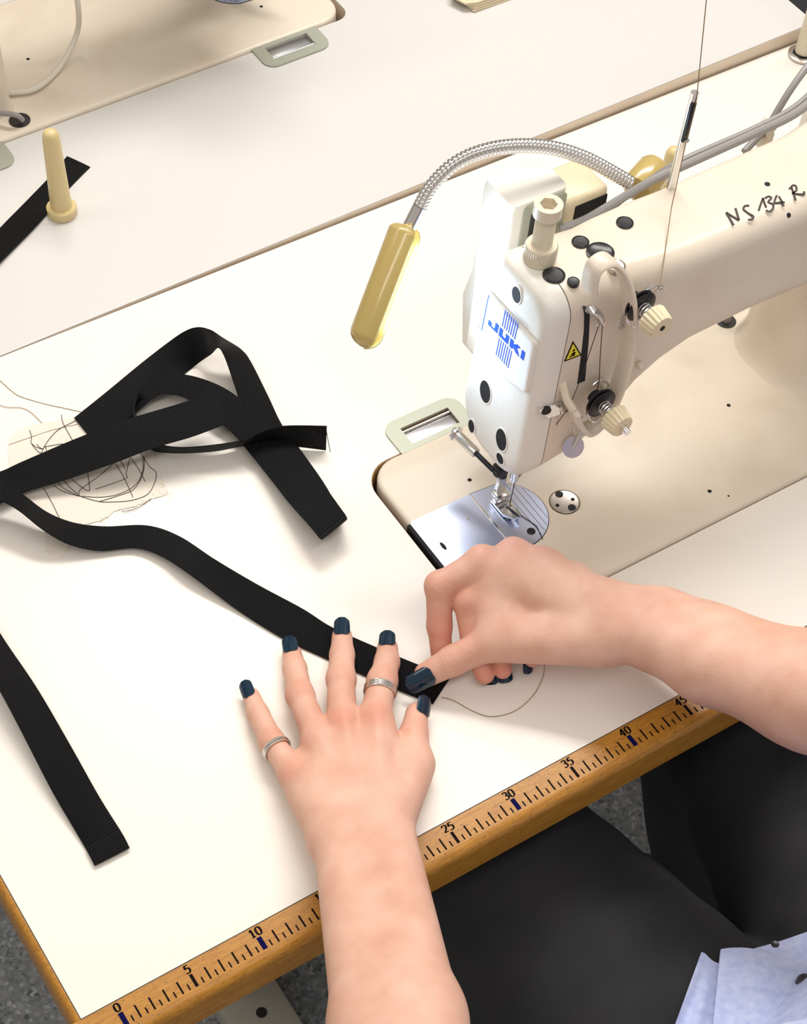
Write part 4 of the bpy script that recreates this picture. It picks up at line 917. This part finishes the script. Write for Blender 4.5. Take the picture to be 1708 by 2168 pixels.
# ---- right hand, pinching the strap end
RJ = dict(pinky=[at((1208, 1222), 4.4), at((1140, 1305), 3.3), at((1128, 1362), 2.1), at((1127, 1396), 1.5)],
          ring=[at((1150, 1196), 5.5), at((1058, 1292), 3.9), at((1054, 1372), 2.1), at((1064, 1418), 1.15)],
          middle=[at((1086, 1176), 6.2), at((988, 1272), 4.7), at((1002, 1370), 2.3), at((1026, 1428), 1.0)],
          index=[at((1020, 1192), 6.3), at((930, 1240), 5.3), at((930, 1325), 2.8), at((934, 1385), 1.15)],
          thumb=[at((1050, 1356), 3.9), at((960, 1398), 2.4), at((903, 1428), 1.35)])
RR = dict(pinky=(.95, .82, .70, .58, 1.2), ring=(1.05, .90, .78, .66, 1.3), middle=(1.18, .98, .84, .70, 1.4), index=(1.18, 1.02, .90, .76, 1.5), thumb=(1.30, 1.14, .90, 0, 1.6))
RW = at((1290, 1310), 5.0)
dep = np.array((.60, .70, -.38))
RC = dict(pinky=RW+dep*1.6+np.array((-.3, .3, .1)), ring=RW+dep*.9+np.array((-.5, .3, .3)), middle=RW+dep*.2+np.array((-.6, .4, .4)), index=RW-dep*.5+np.array((-.8, .3, .2)), thumb=RW-dep*.9+np.array((-.8, -.4, -.5)))
r1 = at((1400, 1338), 5.8); r2 = at((1500, 1384), 6.8); r3 = at((1712, 1462), 9.0); re_ = r3+(r3-r2)*.55
RF = [(RW-dep*.9, r1-dep*.8, 2.25, 2.2), (RW+dep*1.3, r1+dep*1.2, 2.05, 2.15), (r1-dep*.8, r2-dep*.9, 2.2, 2.65), (r1+dep*1.2, r2+dep*1.2, 2.15, 2.5), (r2-dep*.9, r3-dep*.9, 2.65, 3.35), (r2+dep*1.2, r3+dep*1.1, 2.5, 3.25), (r3, re_, 3.5, 3.7)]
RE = [(at((1030, 1250), 5.2), at((1045, 1330), 4.2), 1.15, 1.2, 1.0), (RC['thumb'], RJ['thumb'][0]+np.array((.8, -.2, -.1)), 1.75, 1.35, 1.3), (RJ['index'][0]+np.array((.9, -1.4, -.5)), RJ['thumb'][0]+np.array((1.2, .5, .2)), 1.2, 1.15, 1.3), (RJ['middle'][0]+np.array((1.0, -1.8, -.6)), RW, 1.3, 1.8, 1.5)]
for a, b in (('pinky', 'ring'), ('ring', 'middle'), ('middle', 'index')):
    RE.append(((RJ[a][0]+RJ[b][0])/2+np.array((-.2, -.1, -.3)), (RJ[a][0]+RJ[b][0])/2+np.array((.8, -1.2, -.2)), .8, 1.1, .8))
for nme in ('pinky', 'ring', 'middle', 'index'):
    k0 = RJ[nme][0]+np.array((.05, .05, .2)); RE.append((k0, k0+np.array((.2, -.2, 0)), RR[nme][0]*.85, RR[nme][0]*.8, .35))
Rfn = build_hand(RJ, RR, RW, RF, RC, RE)
def bounds(fin, m): 
    A = np.array(fin); return A.min(0)-m, A.max(0)+m
allL = [p for j in LJ.values() for p in j]+[LW, fa_d, el]; allR = [p for j in RJ.values() for p in j]+[RW, r3, re_]
def creases(fn, js):
    def g(P):
        d = fn(P)
        for c, t, up, w in js:
            t = np.array(t)/np.linalg.norm(t); q = P-np.array(c, np.float32); m = (np.abs(q).max(1) < 1.6) & (q@np.array(up, np.float32) > 0)
            if m.any():
                qq = q[m]; s_ = qq@t.astype(np.float32); d[m] += w*np.exp(-(s_/.34)**2)*(.5+.5*np.cos(s_*2*np.pi/.30+.6*np.sin(qq[:, 0]*5)))
        return d
    return g
CL = [(LJ[n][1], LJ[n][1]-LJ[n][0], (0, 0, 1.0), .035) for n in ('pinky', 'ring', 'middle', 'index')]+[(LJ[n][2], LJ[n][3]-LJ[n][2], (0, 0, 1.0), .018) for n in ('pinky', 'ring', 'middle', 'index')]+[(LJ['thumb'][1], LJ['thumb'][2]-LJ['thumb'][1], (0, 0, 1.0), .025)]
CR = [(RJ['thumb'][1], RJ['thumb'][2]-RJ['thumb'][1], (-.3, -.5, .8), .04)]+[(RJ[n][2], RJ[n][3]-RJ[n][2], (-.2, -.8, 0), .03) for n in ('index', 'middle')]+[(RJ['index'][1]*.9+RJ['index'][0]*.1, RJ['index'][2]-RJ['index'][0], (0, -1, -.4), .04)]
lo, hi = bounds(allL, 1.9); lo[1] -= 2.6; lo[0] -= 2.4; hi[2] += 2; VL, FLh = nets(creases(Lfn, CL), lo, hi, .12, 3)
lo, hi = bounds(allR, 2.0); lo[1] -= 3; hi[0] += 3; hi[2] += 2.5; VR, FRh = nets(creases(Rfn, CR), lo, hi, .12, 3)
VL[:, 2] = np.maximum(VL[:, 2], .03); VR[:, 2] = np.maximum(VR[:, 2], .03)
# ---- torso, shoulders, neck and head (outside the picture, under the shirt)
SHL, SHR = np.array((28.5, -37, 29.0)), np.array((62.0, -37, 29.0)); HD = np.array((46.5, -26, 50.0))
def Bfn(P):
    d = ell(P, (45.5, -34, 5), (15, 10, 27)); d = smin(d, rc(P, SHL, SHR, 4.5, 4.5), 6); d = smin(d, ell(P, (45.5, -30, -15), (17, 12, 11)), 6)
    d = smin(d, rc(P, (45.5, -36, 30), HD+np.array((0, -3, -6)), 5.2, 4.8), 3)
    d = smin(d, ell(P, HD+np.array((0, 0, 1)), (7.2, 9.2, 10.5)), 2.0); d = smin(d, ell(P, HD+np.array((0, 3.5, -6)), (4.8, 4.8, 5)), 2.5)
    d = smin(d, rc(P, HD+np.array((0, 9.2, 1.0)), HD+np.array((0, 10.6, -2.2)), .7, 1.2), .9)
    for s in (-1, 1):
        d = smin(d, ell(P, HD+np.array((s*7.3, -1, -.5)), (.9, 2.0, 3.0)), .5)
        d = np.maximum(d, -ell(P, HD+np.array((s*3.1, 9.4, 1.4)), (1.5, 1.2, .9)))
    d = smin(d, rc(P, SHL, el, 4.4, 3.4), 1.5); d = smin(d, rc(P, SHR, re_, 4.4, 3.5), 1.5)
    return d
VB, FB = nets(Bfn, (2, -58, -28), (74, -8, 64), .8, 3)
V = np.vstack([VL, VR, VB]); n1, n2 = len(VL), len(VL)+len(VR)
F = FLh+[tuple(i+n1 for i in q) for q in FRh]+[tuple(i+n2 for i in q) for q in FB]
body = obj('body', (V, F), 'skin', per, label='bare forearms and hands with fair skin', sharp=180)
# natural redness of knuckles, joints and finger pads
fl = np.zeros(len(V)); 
def blush(c, r, a): 
    global fl
    fl = np.maximum(fl, a*np.exp(-((V-np.array(c))**2).sum(1)/(2*r*r)))
for nme, a in (('pinky', .42), ('ring', .2), ('middle', .62), ('index', .55)): blush(LJ[nme][0]+np.array((-.15, 0, 1.2)), .75, a)
for nme in ('pinky', 'ring', 'middle', 'index'): blush(LJ[nme][1]+np.array((0, 0, .9)), .6, .3); blush(LJ[nme][3], .8, .22)
blush(LJ['thumb'][1], .9, .3); blush(LJ['thumb'][2], .8, .35)
for nme in ('ring', 'middle', 'index'):
    blush(RJ[nme][1], 1.1, .5); blush(RJ[nme][2], 1.3, .75); blush(RJ[nme][3], 1.0, .9); blush(RJ[nme][0]+np.array((-.3, .2, .9)), .9, .35)
blush(RJ['pinky'][3], 1.0, .7); blush(RJ['thumb'][1], .9, .35); blush(RJ['thumb'][2], .9, .4)
blush((RJ['index'][0]+RJ['index'][1])/2+np.array((.3, -.8, -.6)), .9, .4)
for q, z in (((778, 2062), 9.2), ((817, 2066), 9.5), ((887, 1992), 7), ((685, 1652), 3)): blush(at(q, z), .14, .8)
att = body.data.attributes.new('flush', 'FLOAT', 'POINT'); att.data.foreach_set('value', fl.astype(np.float32))

# ---- nails
def nail(c, tip, up, r, length, back, w=58, label=None, name='fingernail'):
    """c: centre of the last joint sphere, tip: direction along the finger, up: back of the finger"""
    t = np.array(tip, float); t /= np.linalg.norm(t); u = np.array(up, float); u -= t*np.dot(u, t); u /= np.linalg.norm(u); b = np.cross(t, u)
    rows = []; nv = 12; nu = 11
    for i in range(nv):
        s = i/(nv-1); x = -back+length*s
        e = 1.0
        if s < .22: e = math.sqrt(max(0.02, 1-((.22-s)/.22)**2*.75))
        if s > .78: e = math.sqrt(max(0.03, 1-((s-.78)/.24)**2))
        rr = r*1.03-.035*s*r-(.10*r*max(0, s-.55))
        rows.append([np.array(c)+t*x+u*(rr*math.cos(a))+b*(rr*math.sin(a)) for a in np.radians(np.linspace(-w*e, w*e, nu))])
    A = np.array(rows).reshape(-1, 3); cen = np.array(c)
    N = np.vstack([(p-(cen+t*np.dot(p-cen, t))) for p in A]); N /= np.linalg.norm(N, axis=1)[:, None]
    V = np.vstack([A+N*.07, A-N*.03]); V[:, 2] = np.maximum(V[:, 2], .05); n = nv*nu; F = []
    for i in range(nv-1):
        for j in range(nu-1):
            q = (i*nu+j, i*nu+j+1, (i+1)*nu+j+1, (i+1)*nu+j); F.append(q); F.append(tuple(k+n for k in reversed(q)))
    ring = [j for j in range(nu)]+[i*nu+nu-1 for i in range(1, nv)]+[(nv-1)*nu+j for j in range(nu-2, -1, -1)]+[i*nu for i in range(nv-2, 0, -1)]
    for k in range(len(ring)): a, b2 = ring[k], ring[(k+1) % len(ring)]; F.append((a, b2, b2+n, a+n))
    return obj(name, (V, F), 'nail_polish', per, label=label, sharp=60)
zc_ = (CAM-LW)/np.linalg.norm(CAM-LW)
for nme, ln_, up in (('pinky', 1.5, (-.45, -.1, 1)), ('ring', 1.55, (-.22, -.1, 1)), ('middle', 1.65, (-.1, -.05, 1)), ('index', 1.45, (-.12, .0, 1))):
    j = LJ[nme]; nail(j[3], j[3]-j[2], up, LR[nme][3]+.03, ln_, .45, 43, 'dark teal polished fingernail' if nme == 'pinky' else None)
nail(LJ['thumb'][2], LJ['thumb'][2]-LJ['thumb'][1]+np.array((0.1, 0, 0)), (.7, -.2, .8), LR['thumb'][2]+.04, 1.65, .5, 42)
nail(RJ['thumb'][2], RJ['thumb'][2]-RJ['thumb'][1], (-.35, -.62, .75), RR['thumb'][2]+.05, 2.1, .6, 46)
for nme in ('middle', 'ring', 'pinky'):
    j = RJ[nme]; nail(j[3], j[3]-j[2], (.35, .9, .3), RR[nme][3]+.02, 1.35, .3, 50)
# ---- rings
def ringset(p, d, r, offs, label, rr=.075):
    p = np.array(p); d = np.array(d, float); d /= np.linalg.norm(d); _, u, v = frame_of(d); gs = []
    for o_ in offs: gs.append(tube([p+d*o_+r*(math.cos(a)*u+math.sin(a)*v) for a in np.linspace(0, 2*math.pi, 41)[:-1]], rr, 8, True))
    return obj('finger_ring', join(gs), 'silver', label=label, cat='ring', group='silver rings')
j = LJ['index']; ringset(j[1]*.74+j[0]*.26, j[1]-j[0]+np.array((.15, .3, .1)), 1.1, (-.2, 0, .2), 'triple banded silver ring on the left index finger', .09)
j = LJ['pinky']; ringset(j[1]*.78+j[0]*.22, j[1]-j[0]+np.array((-.1, .1, 0)), .96, (-.1, .1), 'thin double silver ring on the left little finger', .09)

# ---- trousers, shoes
HL, KL, ANL = np.array((36, -24, -17.5)), np.array((29.6, 20, -18.5)), np.array((41, 24, -62))
HRr, KR, ANR = np.array((51, -25, -17.5)), np.array((63.5, 12, -20)), np.array((66, 1.5, -60))
def Tfn(P):
    d = rc(P, HL, KL, 11.0, 7.6); d = smin(d, rc(P, KL, ANL, 7.2, 5.5), 2.0)
    e = rc(P, HRr, KR, 9.4, 8.0); e = smin(e, rc(P, KR, ANR, 7.6, 5.8), 2.0)
    d = smin(d, e, 1.5); d = smin(d, ell(P, (45, -30, -16), (18.5, 12.5, 10.5)), 3)
    d = d + .2*np.sin(P[:, 0]*.9+P[:, 1]*.35+np.sin(P[:, 1]*.4)*1.5)*np.clip((P[:, 0]-46)/6, 0, 1) + .06*np.sin(P[:, 1]*1.1-P[:, 0]*.6)
    d = np.maximum(d, -(P[:, 2]+62.5))
    return d
obj('trousers', nets(Tfn, (18, -46, -66), (80, 38, -2), .6, 3), 'trousers', per, label='charcoal grey trousers', sharp=180)
for A_ in (ANL, ANR):
    def Sfn(P, A_=A_):
        d = ell(P, A_+np.array((0, 3, -9.5)), (4.6, 9.5, 4.5)); d = smin(d, rc(P, A_+np.array((0, -2.5, -10)), A_+np.array((0, -1, 2)), 4.4, 4.6), 2.5); return np.maximum(d, -(P[:, 2]+ZT-.1))
    obj('shoe', nets(Sfn, A_+np.array((-7, -10, -16)), A_+np.array((7, 15, 6)), .6, 3), 'shoe', per, label='black shoe', sharp=180)
# ---- shirt: body with sleeves, and the hem panels lying on the lap
def Hfn(P):
    d = ell(P, (45.5, -34, 5), (16.2, 11.2, 28)); d = smin(d, rc(P, SHL, SHR, 5.6, 5.6), 6); d = smin(d, rc(P, SHL, SHL*.35+el*.65, 5.6, 5.2), 2); d = smin(d, rc(P, SHR, SHR*.35+re_*.65, 5.6, 5.2), 2)
    d = smin(d, ell(P, (45.5, -30.5, -10), (18.5, 11.5, 10)), 5)
    d = np.maximum(d, -rc(P, (45.5, -33, 36), (45.5, -28, 50), 6.2, 9)); d = np.maximum(d, -(P[:, 2]+11))
    return d
obj('shirt', nets(Hfn, (0, -60, -14), (76, -10, 40), .9, 3), 'shirt', per, label='light blue long shirt', sharp=180)
def panel(top, bot, z0, z1, name, label=None, th=.14, zoff=0):
    a = smooth_path([at(q, z0) for q in top], 6); b = smooth_path([at(q, z1) for q in bot], 6); rows = []
    for t in np.linspace(0, 1, 14):
        rows.append(a*(1-t)+b*t+np.stack([np.zeros(len(a)), np.zeros(len(a)), .35*np.sin(np.arange(len(a))*.5+t*4)*t], 1))
    R_ = np.array(rows); nr, nc = R_.shape[:2]; V = np.vstack([R_.reshape(-1, 3)+np.array((0, 0, th)), R_.reshape(-1, 3)-np.array((0, 0, th))]); n = nr*nc; F = []
    for i in range(nr-1):
        for k in range(nc-1): q = (i*nc+k, i*nc+k+1, (i+1)*nc+k+1, (i+1)*nc+k); F.append(q); F.append(tuple(x+n for x in reversed(q)))
    ring = list(range(nc))+[i*nc+nc-1 for i in range(1, nr)]+[(nr-1)*nc+k for k in range(nc-2, -1, -1)]+[i*nc for i in range(nr-2, 0, -1)]
    for k in range(len(ring)): x, y = ring[k], ring[(k+1) % len(ring)]; F.append((x, y, y+n, x+n))
    return obj(name, (V, F), 'shirt', per, label=label, sharp=60)
panel([(1484, 2017), (1492, 2021), (1501, 2030), (1512, 2038), (1535, 2046)], [(1395, 2260), (1420, 2290), (1450, 2300), (1490, 2310), (1530, 2310)], -7.6, -4.5, 'shirt_panel', 'curled left corner of the shirt hem')
panel([(1525, 2011), (1551, 2008), (1591, 2010), (1644, 2025), (1708, 2037), (1790, 2040)], [(1490, 2330), (1540, 2340), (1600, 2350), (1670, 2350), (1740, 2330), (1850, 2300)], -7.0, -2.5, 'shirt_panel', 'overlapping front panel of the shirt hem')
panel([(1580, 2016), (1594, 2010), (1644, 1996), (1708, 1974), (1800, 1940)], [(1600, 2100), (1640, 2100), (1690, 2100), (1760, 2100), (1860, 2080)], -8.0, -7.2, 'shirt_panel')
bq_ = at((1701, 2081), -5.75)
obj('shirt_button', lathe([(.5, -.3), (.62, .15), (.58, .35), (.35, .45), (.05, .47)], bq_, (.0, -.25, 1), 22), 'button', per, label='dark round shirt button')
bq_ = at((1640, 2001), -7.95); obj('shirt_button', lathe([(.25, -.1), (.3, .12), (.25, .2), (.05, .22)], bq_, (0, 0, 1), 16), 'button', per)
def Kfn(P):
    d = ell(P, HD+np.array((0, -1.8, 3.2)), (8.3, 9.6, 10.4)); d = smin(d, ell(P, HD+np.array((0, -6, -6)), (7.2, 5.5, 10)), 2)
    return np.maximum(d, -ell(P, HD+np.array((0, 9.5, -4.0)), (7.5, 8, 9.5)))
obj('hair', nets(Kfn, HD-22, HD+22, .8, 3), 'hair', per, label='brown hair', sharp=180)
# ---- stool
stl = thing('work_stool', 'dark padded work stool under the seated person', 'stool', (45.5, -31, -ZT))
obj('seat', lathe([(15, 0), (18.5, .6), (19, 2.5), (18.3, 4.3), (14, 5), (1, 5.1)], (45.5, -33, -35.0), (0, 0, 1), 40), 'seat_fabric', stl)
obj('column', cyl((45.5, -33, -66), (45.5, -33, -34.6), 2.6, n=20), 'stand_metal', stl)
for k in range(5):
    a = 2*math.pi*k/5+.3; e = np.array((45.5+22*math.cos(a), -33+22*math.sin(a), -71))
    lg = obj('leg', tube([(45.5, -33, -66.5), tuple(np.array((45.5, -33, -66.5))*.5+e*.5+np.array((0, 0, .8))), tuple(e)], [2.0, 1.7, 1.4], 10), 'black_plastic', stl)
    obj('caster', cyl(e+np.array((-1, 0, -1.5)), e+np.array((1, 0, -1.5)), 2.4, n=18), 'black_plastic', lg)
